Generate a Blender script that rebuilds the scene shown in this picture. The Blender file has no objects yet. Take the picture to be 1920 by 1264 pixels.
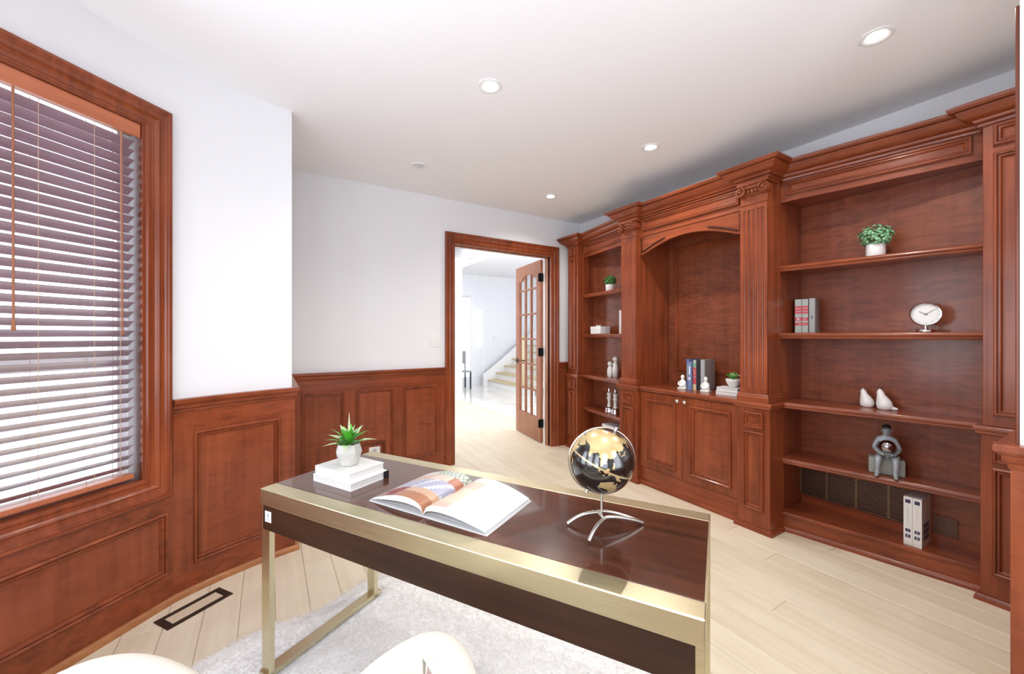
import bpy, bmesh, math, random
from mathutils import Vector, Matrix
random.seed(7)
R_ = math.radians
SC = bpy.context.scene
COL = SC.collection

# ------------------------------------------------------------------ camera
CAM_H = 1.35
CEIL = 2.765
cam = bpy.data.cameras.new('camera')
cam_o = bpy.data.objects.new('camera', cam)
COL.objects.link(cam_o)
cam_o.location = (0, 0, CAM_H)
cam_o.rotation_euler = (R_(90), 0, R_(-31.53))
cam.sensor_fit = 'HORIZONTAL'
cam.sensor_width = 36.0
cam.lens = 745 / 1920 * 36.0
cam.shift_y = -3 / 1920
cam.clip_start = 0.02
cam.clip_end = 200
SC.camera = cam_o

# ------------------------------------------------------------------ world, exposure
wd = bpy.data.worlds.new('world'); SC.world = wd
wd.use_nodes = True
bgn = wd.node_tree.nodes['Background']
bgn.inputs['Color'].default_value = (0.82, 0.89, 1.0, 1)
bgn.inputs['Strength'].default_value = 4.0
vs = SC.view_settings
vs.view_transform = 'Standard'
vs.look = 'None'
vs.gamma = 1.0
vs.use_curve_mapping = False
vs.exposure = 0.07
SC.cycles.max_bounces = 8
SC.cycles.diffuse_bounces = 5
SC.cycles.glossy_bounces = 4
SC.cycles.transparent_max_bounces = 12
SC.cycles.caustics_reflective = False
SC.cycles.caustics_refractive = False
SC.cycles.sample_clamp_indirect = 6.0
SC.cycles.use_denoising = True

# daylight through the bay windows beside and behind the camera, plus two fill lights added in the hall
DAY = (0.93, 0.96, 1.0)
WIN_W = 9.0       # watts per bay window
HALL_W = 48.0
SPOT_W = 33.0

def area_light(name, loc, direction, sx, sy, watts, color):
    l = bpy.data.lights.new(name, 'AREA')
    l.shape = 'RECTANGLE'; l.size = sx; l.size_y = sy
    l.energy = watts; l.color = color
    o = bpy.data.objects.new(name, l); COL.objects.link(o)
    o.location = loc
    o.rotation_euler = Vector(direction).to_track_quat('-Z', 'Y').to_euler()
    return o

# plan of the bay outside the frame: straight sections with a window each
BAY = [(-1.065, 2.013), (-1.27, 1.15), (-1.0, 0.3), (-0.45, -0.28), (0.4, -0.55), (1.92, -0.55)]
for i in range(len(BAY) - 1):
    a = Vector(BAY[i]); b = Vector(BAY[i + 1]); d = (b - a)
    ln = d.length; d.normalize(); n = Vector((-d.y, d.x))
    m = (a + b) / 2 - n * 0.06
    area_light('window_daylight', (m.x, m.y, 1.5), (n.x, n.y, 0.5), min(ln - 0.36, 0.62), 1.6, WIN_W, DAY)
area_light('hall_fill_top', (2.95, 6.8, 3.47), (0, 0, -1), 1.5, 3.4, HALL_W, (1.0, 0.99, 0.97))  # added overhead fill to brighten the hall, no known skylight
area_light('hall_fill_side', (1.42, 5.9, 1.6), (1, 0, 0), 1.5, 1.6, HALL_W * 0.45, (1.0, 0.99, 0.98))  # added fill from the unseen left side of the hall, no known window

# ------------------------------------------------------------------ materials
MATS = {}
def newmat(name):
    m = bpy.data.materials.new(name); m.use_nodes = True
    nt = m.node_tree
    MATS[name] = m
    return m, nt, nt.nodes['Principled BSDF'], nt.nodes, nt.links

def plain(name, col, rough=0.5, metal=0.0, coat=0.0, spec=0.5, bump=0.0, bscale=60, var=0.0):
    m, nt, b, N, L = newmat(name)
    b.inputs['Base Color'].default_value = (*col, 1)
    b.inputs['Roughness'].default_value = rough
    b.inputs['Metallic'].default_value = metal
    b.inputs['Coat Weight'].default_value = coat
    b.inputs['Coat Roughness'].default_value = 0.12
    b.inputs['Specular IOR Level'].default_value = spec
    tc = N.new('ShaderNodeTexCoord')
    nz = N.new('ShaderNodeTexNoise'); nz.inputs['Scale'].default_value = bscale
    nz.inputs['Detail'].default_value = 4
    L.new(tc.outputs['Object'], nz.inputs['Vector'])
    if bump > 0:
        bp = N.new('ShaderNodeBump'); bp.inputs['Strength'].default_value = bump
        bp.inputs['Distance'].default_value = 0.002
        L.new(nz.outputs['Fac'], bp.inputs['Height']); L.new(bp.outputs['Normal'], b.inputs['Normal'])
    if var > 0:
        mx = N.new('ShaderNodeMix'); mx.data_type = 'RGBA'
        mx.inputs[6].default_value = (*[c * (1 - var) for c in col], 1)
        mx.inputs[7].default_value = (*[min(1, c * (1 + var)) for c in col], 1)
        L.new(nz.outputs['Fac'], mx.inputs[0]); L.new(mx.outputs[2], b.inputs['Base Color'])
    return m

def wood(name, c0, c1, axis='z', rough=0.29, coat=0.22, coat_r=0.12, scale=1.0, curl=0.0, rnd=0.0, bump=0.05, c2=None, streak=26.0):
    """long grain: noise stretched along one axis, plus fine pores and an optional curly figure"""
    m, nt, b, N, L = newmat(name)
    tc = N.new('ShaderNodeTexCoord'); oi = N.new('ShaderNodeObjectInfo')
    add = N.new('ShaderNodeVectorMath'); add.operation = 'ADD'
    sc = N.new('ShaderNodeVectorMath'); sc.operation = 'SCALE'; sc.inputs['Scale'].default_value = 7.0
    cmb = N.new('ShaderNodeCombineXYZ')
    for k in range(3): L.new(oi.outputs['Random'], cmb.inputs[k])
    L.new(cmb.outputs[0], sc.inputs[0])
    L.new(tc.outputs['Object'], add.inputs[0]); L.new(sc.outputs[0], add.inputs[1])
    mp = N.new('ShaderNodeMapping')
    s = {'x': (1.2, streak, streak), 'y': (streak, 1.2, streak), 'z': (streak, streak, 1.2)}[axis]
    mp.inputs['Scale'].default_value = tuple(v * scale for v in s)
    L.new(add.outputs[0], mp.inputs['Vector'])
    n1 = N.new('ShaderNodeTexNoise'); n1.inputs['Scale'].default_value = 1.0
    n1.inputs['Detail'].default_value = 6; n1.inputs['Roughness'].default_value = 0.6
    n1.inputs['Distortion'].default_value = 0.6
    L.new(mp.outputs[0], n1.inputs['Vector'])
    # broad blotches
    n2 = N.new('ShaderNodeTexNoise'); n2.inputs['Scale'].default_value = 3.5; n2.inputs['Detail'].default_value = 3
    L.new(add.outputs[0], n2.inputs['Vector'])
    av = N.new('ShaderNodeMath'); av.operation = 'MULTIPLY_ADD'
    av.inputs[1].default_value = 0.62
    L.new(n1.outputs['Fac'], av.inputs[0])
    m2 = N.new('ShaderNodeMath'); m2.operation = 'MULTIPLY'; m2.inputs[1].default_value = 0.38
    L.new(n2.outputs['Fac'], m2.inputs[0]); L.new(m2.outputs[0], av.inputs[2])
    fac = av.outputs[0]
    if curl > 0:
        mp2 = N.new('ShaderNodeMapping'); mp2.inputs['Scale'].default_value = (5, 5, 22)
        L.new(add.outputs[0], mp2.inputs['Vector'])
        n3 = N.new('ShaderNodeTexNoise'); n3.inputs['Scale'].default_value = 1.0
        n3.inputs['Detail'].default_value = 2; n3.inputs['Distortion'].default_value = 1.6
        L.new(mp2.outputs[0], n3.inputs['Vector'])
        mm = N.new('ShaderNodeMix'); mm.data_type = 'FLOAT'; mm.inputs[0].default_value = curl
        L.new(fac, mm.inputs[2]); L.new(n3.outputs['Fac'], mm.inputs[3])
        fac = mm.outputs[0]
    if rnd > 0:
        ra = N.new('ShaderNodeMath'); ra.operation = 'MULTIPLY_ADD'
        ra.inputs[1].default_value = rnd
        sb = N.new('ShaderNodeMath'); sb.operation = 'SUBTRACT'; sb.inputs[1].default_value = 0.5
        L.new(oi.outputs['Random'], sb.inputs[0]); L.new(sb.outputs[0], ra.inputs[0]); L.new(fac, ra.inputs[2])
        fac = ra.outputs[0]
    cr = N.new('ShaderNodeValToRGB')
    e = cr.color_ramp.elements
    e[0].position = 0.28; e[0].color = (*c0, 1)
    e[1].position = 0.70; e[1].color = (*c1, 1)
    if c2:
        x = cr.color_ramp.elements.new(0.86); x.color = (*c2, 1)
    L.new(fac, cr.inputs['Fac'])
    L.new(cr.outputs['Color'], b.inputs['Base Color'])
    b.inputs['Roughness'].default_value = rough
    b.inputs['Coat Weight'].default_value = coat
    b.inputs['Coat Roughness'].default_value = coat_r
    b.inputs['Specular IOR Level'].default_value = 0.35
    bp = N.new('ShaderNodeBump'); bp.inputs['Strength'].default_value = bump; bp.inputs['Distance'].default_value = 0.001
    L.new(n1.outputs['Fac'], bp.inputs['Height']); L.new(bp.outputs['Normal'], b.inputs['Normal'])
    return m

CH0, CH1 = (0.105, 0.018, 0.0055), (0.345, 0.080, 0.026)
wood('cherry_v', CH0, CH1, 'z')
wood('cherry_x', CH0, CH1, 'x')
wood('cherry_y', CH0, CH1, 'y')
wood('cherry_panel', (0.12, 0.022, 0.007), (0.360, 0.088, 0.030), 'z', scale=0.8, curl=0.25)
wood('cherry_back', (0.105, 0.022, 0.009), (0.300, 0.080, 0.032), 'z', scale=0.7, curl=0.5, rough=0.38)
wood('cherry_dark', (0.09, 0.02, 0.008), (0.22, 0.055, 0.02), 'z')
wood('shoe_wood', (0.28, 0.10, 0.035), (0.5, 0.22, 0.09), 'x', rough=0.4)
wood('valance_wood', (0.36, 0.095, 0.04), (0.58, 0.19, 0.09), 'x', rough=0.4, coat=0.1)
wood('slat_wood_glare', (0.21, 0.12, 0.135), (0.34, 0.22, 0.25), 'x', rough=0.32, coat=0.4)  # mauve cast puts window glare into the brown slat colour
wood('door_wood', (0.23, 0.075, 0.035), (0.44, 0.18, 0.10), 'z', rough=0.35)
wood('oak_plank', (0.69, 0.58, 0.42), (0.85, 0.76, 0.59), 'y', rough=0.42, coat=0.05, rnd=0.16, bump=0.08, streak=34.0, scale=0.7)
wood('oak_x', (0.60, 0.48, 0.33), (0.80, 0.69, 0.52), 'x', rough=0.42, coat=0.05)
wood('espresso_x', (0.018, 0.006, 0.003), (0.125, 0.040, 0.019), 'x', rough=0.24, coat=0.6, coat_r=0.05, scale=0.9, bump=0.06, c2=(0.25, 0.10, 0.06))
wood('espresso_front', (0.012, 0.005, 0.002), (0.060, 0.022, 0.010), 'x', rough=0.42, coat=0.05, scale=1.1)
plain('plaster', (0.80, 0.805, 0.82), 0.75, bump=0.03, bscale=180)
plain('ceiling_paint', (0.90, 0.90, 0.905), 0.85, bump=0.03, bscale=180)
plain('hall_paint', (0.86, 0.86, 0.88), 0.7)
plain('white_trim', (0.88, 0.88, 0.88), 0.4)
plain('joint', (0.42, 0.33, 0.22), 0.9)
plain('grout', (0.72, 0.70, 0.66), 0.9)
plain('white_gloss', (0.72, 0.715, 0.69), 0.25, coat=0.3)
plain('white_paper', (0.73, 0.725, 0.715), 0.6)
plain('page_edge', (0.64, 0.63, 0.60), 0.8, var=0.05, bscale=400)
plain('ceramic', (0.83, 0.82, 0.79), 0.3, coat=0.2)
plain('ceramic_grey', (0.50, 0.48, 0.44), 0.45, var=0.06, bscale=40)
plain('pot_white', (0.75, 0.74, 0.72), 0.5)
plain('soil', (0.03, 0.02, 0.015), 0.9, bump=0.6, bscale=200)
plain('black_metal', (0.015, 0.015, 0.015), 0.35, metal=0.6)
plain('bronze', (0.10, 0.08, 0.06), 0.4, metal=0.8, bump=0.2, bscale=300)
plain('chrome', (0.80, 0.80, 0.82), 0.12, metal=1.0)
plain('nickel', (0.62, 0.59, 0.54), 0.28, metal=1.0)
plain('silver_knob', (0.75, 0.70, 0.62), 0.25, metal=0.9)
plain('plastic_white', (0.82, 0.82, 0.81), 0.35)
plain('plastic_grey', (0.45, 0.45, 0.45), 0.4)
plain('fabric_cream', (0.74, 0.69, 0.60), 0.95, bump=0.4, bscale=900, var=0.03)
plain('fabric_mauve', (0.42, 0.30, 0.28), 0.95, bump=0.4, bscale=700)
plain('fur', (0.96, 0.955, 0.94), 0.95, spec=0.1)
def fur_strand():
    m, nt, b, N, L = newmat('fur_strand')
    out = N['Material Output']; d = N.new('ShaderNodeBsdfDiffuse'); t = N.new('ShaderNodeBsdfTranslucent'); mx = N.new('ShaderNodeMixShader')
    for n_ in (d, t): n_.inputs['Color'].default_value = (0.98, 0.975, 0.96, 1)
    mx.inputs[0].default_value = 0.5
    L.new(d.outputs[0], mx.inputs[1]); L.new(t.outputs[0], mx.inputs[2]); L.new(mx.outputs[0], out.inputs['Surface'])
fur_strand()
plain('navy', (0.03, 0.035, 0.08), 0.4)
plain('book_blue', (0.10, 0.15, 0.30), 0.55, var=0.15, bscale=30)
plain('book_slate', (0.15, 0.21, 0.36), 0.55, var=0.15, bscale=30)
plain('book_black', (0.012, 0.012, 0.016), 0.45)
plain('book_grey', (0.33, 0.33, 0.33), 0.55)
plain('book_sage', (0.38, 0.42, 0.38), 0.6)
plain('book_red', (0.52, 0.05, 0.07), 0.5)
plain('book_green', (0.16, 0.35, 0.20), 0.5)
plain('ink_grey', (0.40, 0.40, 0.42), 0.6)
plain('ink_gold', (0.65, 0.48, 0.25), 0.5)
plain('ink_white', (0.85, 0.84, 0.82), 0.6)
plain('leaf_green', (0.08, 0.36, 0.03), 0.4, coat=0.2, var=0.35, bscale=25)
plain('leaf_pale', (0.50, 0.62, 0.36), 0.45, var=0.2, bscale=30)
plain('leaf_mint', (0.20, 0.42, 0.22), 0.5, var=0.5, bscale=60)
plain('leaf_deep', (0.05, 0.22, 0.04), 0.5, var=0.5, bscale=60)
plain('stem_green', (0.12, 0.2, 0.05), 0.6)
plain('statue_grey', (0.30, 0.33, 0.35), 0.45, metal=0.25, bump=0.5, bscale=120, var=0.25)
plain('stone_block', (0.30, 0.31, 0.28), 0.6, bump=0.8, bscale=90, var=0.3)
plain('dark_ball', (0.35, 0.33, 0.36), 0.08, metal=1.0)
plain('clock_face', (0.86, 0.86, 0.84), 0.4)
plain('recess_shade', (0.07, 0.018, 0.008), 0.7, spec=0.2)  # dark brown that paints in the shade of recessed lines
plain('grille_brown', (0.12, 0.055, 0.035), 0.35, metal=0.3)
plain('grille_bar', (0.16, 0.10, 0.05), 0.4, metal=0.4)
plain('cord', (0.55, 0.36, 0.24), 0.8)
plain('cord_brown', (0.34, 0.13, 0.06), 0.6)
plain('sticker', (0.86, 0.86, 0.88), 0.5)
plain('tan_wood', (0.62, 0.50, 0.30), 0.5)
plain('vinyl', (0.85, 0.86, 0.88), 0.35)
plain('snow', (0.9, 0.92, 0.95), 0.9)
plain('trim_white_lamp', (0.82, 0.82, 0.82), 0.4)

def brass():
    m, nt, b, N, L = newmat('brass')
    b.inputs['Metallic'].default_value = 1.0
    b.inputs['Roughness'].default_value = 0.34
    tc = N.new('ShaderNodeTexCoord'); mp = N.new('ShaderNodeMapping')
    mp.inputs['Scale'].default_value = (4, 300, 300)
    L.new(tc.outputs['Object'], mp.inputs['Vector'])
    nz = N.new('ShaderNodeTexNoise'); nz.inputs['Scale'].default_value = 1.0; nz.inputs['Detail'].default_value = 3
    L.new(mp.outputs[0], nz.inputs['Vector'])
    cr = N.new('ShaderNodeValToRGB')
    cr.color_ramp.elements[0].color = (0.68, 0.61, 0.40, 1); cr.color_ramp.elements[1].color = (0.76, 0.69, 0.47, 1)
    cr.color_ramp.elements[0].position = 0.3; cr.color_ramp.elements[1].position = 0.7
    L.new(nz.outputs['Fac'], cr.inputs['Fac']); L.new(cr.outputs['Color'], b.inputs['Base Color'])
    mr = N.new('ShaderNodeMapRange'); mr.inputs['To Min'].default_value = 0.26; mr.inputs['To Max'].default_value = 0.42
    L.new(nz.outputs['Fac'], mr.inputs['Value']); L.new(mr.outputs[0], b.inputs['Roughness'])
brass()

def marble():
    m, nt, b, N, L = newmat('marble')
    tc = N.new('ShaderNodeTexCoord')
    nz = N.new('ShaderNodeTexNoise'); nz.inputs['Scale'].default_value = 2.2; nz.inputs['Detail'].default_value = 8; nz.inputs['Distortion'].default_value = 1.2
    L.new(tc.outputs['Object'], nz.inputs['Vector'])
    cr = N.new('ShaderNodeValToRGB')
    cr.color_ramp.elements[0].position = 0.35; cr.color_ramp.elements[0].color = (0.72, 0.69, 0.63, 1)
    cr.color_ramp.elements[1].position = 0.6; cr.color_ramp.elements[1].color = (0.86, 0.84, 0.80, 1)
    L.new(nz.outputs['Fac'], cr.inputs['Fac']); L.new(cr.outputs['Color'], b.inputs['Base Color'])
    b.inputs['Roughness'].default_value = 0.12
marble()

def emit(name, col, strength):
    m, nt, b, N, L = newmat(name)
    b.inputs['Base Color'].default_value = (*col, 1)
    b.inputs['Emission Color'].default_value = (*col, 1)
    b.inputs['Emission Strength'].default_value = strength
emit('lamp_glow', (1.0, 0.98, 0.94), 9.0)
plain('lamp_off', (0.62, 0.62, 0.62), 0.3)

def glass():
    m, nt, b, N, L = newmat('pane_glass')
    out = N['Material Output']
    tr = N.new('ShaderNodeBsdfTransparent'); tr.inputs['Color'].default_value = (0.97, 0.98, 0.98, 1)
    gl = N.new('ShaderNodeBsdfGlossy'); gl.inputs['Roughness'].default_value = 0.02
    mx = N.new('ShaderNodeMixShader')
    mx.inputs[0].default_value = 0.06; L.new(tr.outputs[0], mx.inputs[1]); L.new(gl.outputs[0], mx.inputs[2])
    L.new(mx.outputs[0], out.inputs['Surface'])
glass()

def vcol(name, rough=0.4, coat=0.0, metal_from_alpha=False):
    m, nt, b, N, L = newmat(name)
    at = N.new('ShaderNodeAttribute'); at.attribute_name = 'Col'
    L.new(at.outputs['Color'], b.inputs['Base Color'])
    b.inputs['Roughness'].default_value = rough
    b.inputs['Coat Weight'].default_value = coat
    b.inputs['Coat Roughness'].default_value = 0.03
    if metal_from_alpha:
        L.new(at.outputs['Alpha'], b.inputs['Metallic'])
    # a little grain so the print is not flat
    tc = N.new('ShaderNodeTexCoord'); nz = N.new('ShaderNodeTexNoise'); nz.inputs['Scale'].default_value = 90
    L.new(tc.outputs['Object'], nz.inputs['Vector'])
    bp = N.new('ShaderNodeBump'); bp.inputs['Strength'].default_value = 0.02
    L.new(nz.outputs['Fac'], bp.inputs['Height']); L.new(bp.outputs['Normal'], b.inputs['Normal'])
vcol('print', 0.3)
vcol('globe_skin', 0.22, 1.0, True)

# ------------------------------------------------------------------ mesh helpers
class MB:
    def __init__(s): s.v = []; s.f = []
    def add(s, vs, fs):
        o = len(s.v); s.v += [tuple(v) for v in vs]; s.f += [tuple(i + o for i in f) for f in fs]; return s
    def box(s, x0, x1, y0, y1, z0, z1):
        return s.add([(x0,y0,z0),(x1,y0,z0),(x1,y1,z0),(x0,y1,z0),(x0,y0,z1),(x1,y0,z1),(x1,y1,z1),(x0,y1,z1)],
                     [(0,3,2,1),(4,5,6,7),(0,1,5,4),(1,2,6,5),(2,3,7,6),(3,0,4,7)])
    def mbox(s, mp, u0, u1, v0, v1, n0, n1, nu=1):
        """box in (u, v, n) space of a mapping, subdivided nu times along u"""
        for k in range(nu):
            a = u0 + (u1 - u0) * k / nu; b = u0 + (u1 - u0) * (k + 1) / nu
            P = [mp(a,v0,n0),mp(b,v0,n0),mp(b,v0,n1),mp(a,v0,n1),mp(a,v1,n0),mp(b,v1,n0),mp(b,v1,n1),mp(a,v1,n1)]
            F = [(0,3,2,1),(4,5,6,7),(0,1,5,4),(2,3,7,6)]
            if k == 0: F.append((3,0,4,7))
            if k == nu - 1: F.append((1,2,6,5))
            s.add(P, F)
        return s
    def prism(s, poly, z0, z1):
        n = len(poly)
        return s.add([(x,y,z0) for x,y in poly] + [(x,y,z1) for x,y in poly],
                     [tuple(range(n))[::-1], tuple(range(n, 2*n))] + [(i,(i+1)%n,n+(i+1)%n,n+i) for i in range(n)])
    def prism_x(s, poly, x0, x1):
        n = len(poly)
        return s.add([(x0,y,z) for y,z in poly] + [(x1,y,z) for y,z in poly],
                     [tuple(range(n))[::-1], tuple(range(n, 2*n))] + [(i,(i+1)%n,n+(i+1)%n,n+i) for i in range(n)])
    def lathe(s, prof, c=(0,0,0), seg=24, rfun=None):
        vs = []; fs = []
        n = len(prof)
        for r, z in prof:
            for k in range(seg):
                a = 2*math.pi*k/seg
                q = r * (rfun(a, z) if rfun else 1.0)
                vs.append((c[0]+q*math.cos(a), c[1]+q*math.sin(a), c[2]+z))
        for i in range(n-1):
            for k in range(seg):
                k2 = (k+1) % seg
                fs.append((i*seg+k, i*seg+k2, (i+1)*seg+k2, (i+1)*seg+k))
        fs.append(tuple(range(seg))[::-1]); fs.append(tuple((n-1)*seg+k for k in range(seg)))
        return s.add(vs, fs)
    def ring(s, prof, c=(0,0,0), seg=32):
        n = len(prof); vs = []; fs = []
        for r, z in prof:
            for k in range(seg):
                a = 2*math.pi*k/seg; vs.append((c[0]+r*math.cos(a), c[1]+r*math.sin(a), c[2]+z))
        for i in range(n):
            j = (i+1) % n
            for k in range(seg):
                k2 = (k+1) % seg; fs.append((i*seg+k, i*seg+k2, j*seg+k2, j*seg+k))
        return s.add(vs, fs)
    def loft(s, secs, seg=20):
        """secs: (cx, cy, z, rx, ry)"""
        vs = []; fs = []; n = len(secs)
        for cx, cy, z, rx, ry in secs:
            for k in range(seg):
                a = 2*math.pi*k/seg
                vs.append((cx+rx*math.cos(a), cy+ry*math.sin(a), z))
        for i in range(n-1):
            for k in range(seg):
                k2 = (k+1) % seg
                fs.append((i*seg+k, i*seg+k2, (i+1)*seg+k2, (i+1)*seg+k))
        fs.append(tuple(range(seg))[::-1]); fs.append(tuple((n-1)*seg+k for k in range(seg)))
        return s.add(vs, fs)
    def ball(s, c, r, seg=20, rings=12, sc=(1,1,1)):
        vs = []; fs = []
        for i in range(rings+1):
            t = math.pi*i/rings
            for k in range(seg):
                a = 2*math.pi*k/seg
                vs.append((c[0]+r*sc[0]*math.sin(t)*math.cos(a), c[1]+r*sc[1]*math.sin(t)*math.sin(a), c[2]+r*sc[2]*math.cos(t)))
        for i in range(rings):
            for k in range(seg):
                k2 = (k+1) % seg
                fs.append((i*seg+k, (i+1)*seg+k, (i+1)*seg+k2, i*seg+k2))
        return s.add(vs, fs)
    def tube(s, pts, r, seg=10, closed=False):
        pts = [Vector(p) for p in pts]; n = len(pts)
        rr = r if isinstance(r, (list, tuple)) else [r]*n
        vs = []; fs = []
        up = Vector((0,0,1))
        for i, p in enumerate(pts):
            if closed: t = pts[(i+1) % n] - pts[i-1]
            else: t = pts[min(i+1, n-1)] - pts[max(i-1, 0)]
            t.normalize()
            a = t.cross(up)
            if a.length < 0.15: a = t.cross(Vector((1,0.3,0)))
            a.normalize(); b = a.cross(t)
            for k in range(seg):
                g = 2*math.pi*k/seg
                vs.append(p + (a*math.cos(g) + b*math.sin(g)) * rr[i])
        m = n if closed else n-1
        for i in range(m):
            j = (i+1) % n
            for k in range(seg):
                k2 = (k+1) % seg
                fs.append((i*seg+k, i*seg+k2, j*seg+k2, j*seg+k))
        if not closed:
            fs.append(tuple(range(seg))[::-1]); fs.append(tuple((n-1)*seg+k for k in range(seg)))
        return s.add(vs, fs)
    def cyl(s, p0, p1, r, seg=20):
        return s.tube([p0, p1], r, seg)
    def sweep(s, path, prof, side=1, closed=False):
        """closed profile (d, z) swept along a plan polyline; d goes to the right of travel (side=1) or left (-1)"""
        P = [Vector(p) for p in path]; n = len(P); m = len(prof)
        def nrm(i):
            d = (P[(i+1) % n] - P[i]).normalized(); return Vector((d.y, -d.x)) * side
        vs = []
        for i in range(n):
            if closed: n1, n2 = nrm((i-1) % n), nrm(i)
            elif i == 0: n1 = n2 = nrm(0)
            elif i == n-1: n1 = n2 = nrm(n-2)
            else: n1, n2 = nrm(i-1), nrm(i)
            o = (n1+n2) / (1 + n1.dot(n2))
            for d, z in prof: vs.append((P[i].x + o.x*d, P[i].y + o.y*d, z))
        fs = []
        for i in range(n if closed else n-1):
            j = (i+1) % n
            for k in range(m):
                k2 = (k+1) % m
                fs.append((i*m+k, i*m+k2, j*m+k2, j*m+k))
        if not closed:
            fs.append(tuple(range(m))[::-1]); fs.append(tuple((n-1)*m+k for k in range(m)))
        return s.add(vs, fs)
    def frame(s, mp, u0, u1, v0, v1, prof, nu=1):
        """mitred picture-frame moulding on a mapped surface; prof = (inset, out)"""
        loops = []
        for a, o in prof:
            L = []
            for k in range(nu): L.append(mp(u0+a+(u1-u0-2*a)*k/nu, v0+a, o))
            L.append(mp(u1-a, v0+a, o))
            for k in range(nu): L.append(mp(u1-a-(u1-u0-2*a)*k/nu, v1-a, o))
            L.append(mp(u0+a, v1-a, o))
            loops.append(L)
        n = len(loops[0]); vs = [p for L in loops for p in L]; fs = []
        for i in range(len(loops)-1):
            for k in range(n):
                k2 = (k+1) % n
                fs.append((i*n+k, i*n+k2, (i+1)*n+k2, (i+1)*n+k))
        return s.add(vs, fs)
    def portal(s, mp, u0, u1, v1, prof):
        """three-sided casing (legs to v=0 and a mitred head)"""
        loops = []
        for a, o in prof:
            loops.append([mp(u0+a, 0, o), mp(u0+a, v1-a, o), mp(u1-a, v1-a, o), mp(u1-a, 0, o)])
        vs = [p for L in loops for p in L]; fs = []
        for i in range(len(loops)-1):
            for k in range(3):
                fs.append((i*4+k, i*4+k+1, (i+1)*4+k+1, (i+1)*4+k))
        return s.add(vs, fs)
    def move(s, f): s.v = [tuple(f(*p)) for p in s.v]; return s

def pmap(O, U, N):
    """vertical plane: u along U, v up, n along N"""
    O = Vector((O[0], O[1], 0)); U = Vector((U[0], U[1], 0)).normalized(); N = Vector((N[0], N[1], 0)).normalized()
    return lambda u, v, n: O + U*u + N*n + Vector((0,0,v))

def raw_mesh(name, mb, smooth=None):
    me = bpy.data.meshes.new(name)
    me.from_pydata([tuple(v) for v in mb.v], [], mb.f)
    bm = bmesh.new(); bm.from_mesh(me)
    bmesh.ops.recalc_face_normals(bm, faces=bm.faces)
    bm.to_mesh(me); bm.free()
    if smooth is not None:
        for p in me.polygons: p.use_smooth = True
        me.set_sharp_from_angle(angle=R_(smooth))
    me.update()
    return me

def obj(name, mb, mat, parent=None, smooth=None, bev=0.0, world=True, bseg=2):
    """one mesh object; world=True: coordinates are world ones and get moved into the parent's space"""
    inv = None
    if parent is not None and world:
        inv = parent_matrix(parent).inverted()
        mb.v = [tuple(inv @ Vector(p)) for p in mb.v]
    me = raw_mesh(name, mb, smooth)
    me.materials.append(MATS[mat])
    o = bpy.data.objects.new(name, me); COL.objects.link(o)
    if parent is not None: o.parent = parent
    if bev > 0:
        b = o.modifiers.new('bevel', 'BEVEL'); b.width = bev; b.segments = bseg; b.limit_method = 'ANGLE'; b.angle_limit = R_(35)
    return o

def parent_matrix(o):
    m = Matrix.LocRotScale(o.location, o.rotation_euler, o.scale)
    return parent_matrix(o.parent) @ m if o.parent else m

def tag(o, label, cat, group=None):
    o['label'] = label; o['category'] = cat
    if group: o['group'] = group
    return o

def thing(name, label, cat, loc=(0,0,0), rz=0.0, group=None):
    o = bpy.data.objects.new(name, None); COL.objects.link(o)
    o.location = loc; o.rotation_euler = (0,0,rz); o.empty_display_size = 0.05
    return tag(o, label, cat, group)

def struct(name, mb=None, mat=None, **k):
    if mb is None:
        o = bpy.data.objects.new(name, None); COL.objects.link(o); o.empty_display_size = 0.1
    else:
        o = obj(name, mb, mat, **k)
    o['kind'] = 'structure'
    return o

def copy_tree(o, parent=None):
    c = o.copy(); COL.objects.link(c); c.parent = parent
    for ch in o.children: copy_tree(ch, c)
    return c

def text_mb(s, size, mp, u, v, n=0.0006, align='CENTER'):
    """flat lettering laid on a mapped surface"""
    cu = bpy.data.curves.new('t', 'FONT'); cu.body = s; cu.size = size; cu.align_x = align; cu.align_y = 'CENTER'
    cu.resolution_u = 2
    ob = bpy.data.objects.new('t', cu); COL.objects.link(ob)
    dg = bpy.context.evaluated_depsgraph_get()
    me = bpy.data.meshes.new_from_object(ob.evaluated_get(dg))
    mb = MB(); mb.add([mp(u + p.co.x, v + p.co.y, n) for p in me.vertices], [tuple(p.vertices) for p in me.polygons])
    bpy.data.objects.remove(ob); bpy.data.curves.remove(cu); bpy.data.meshes.remove(me)
    return mb

# ------------------------------------------------------------------ setting: floor, ceiling, walls
CC = Vector((0.46, 1.325)); RW = 1.58                 # round bay
TH0, TH1 = R_(102.16), R_(124.0)                      # curved wall between outside corner and window
P0 = Vector((-0.4235, 2.635)); FE = Vector((-0.717, -0.697)).normalized(); FN = Vector((0.697, -0.717)).normalized()
amap = lambda u, v, n: Vector((CC.x + (RW - n) * math.cos(u), CC.y + (RW - n) * math.sin(u), v))
fmap = pmap(P0, FE, FN)
YD = 3.865                                            # door wall
XW = 3.385                                            # bookcase wall
dmap = pmap((0, YD), (1, 0), (0, -1))
CRN = (CC.x + RW * math.cos(TH0), CC.y + RW * math.sin(TH0))

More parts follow.
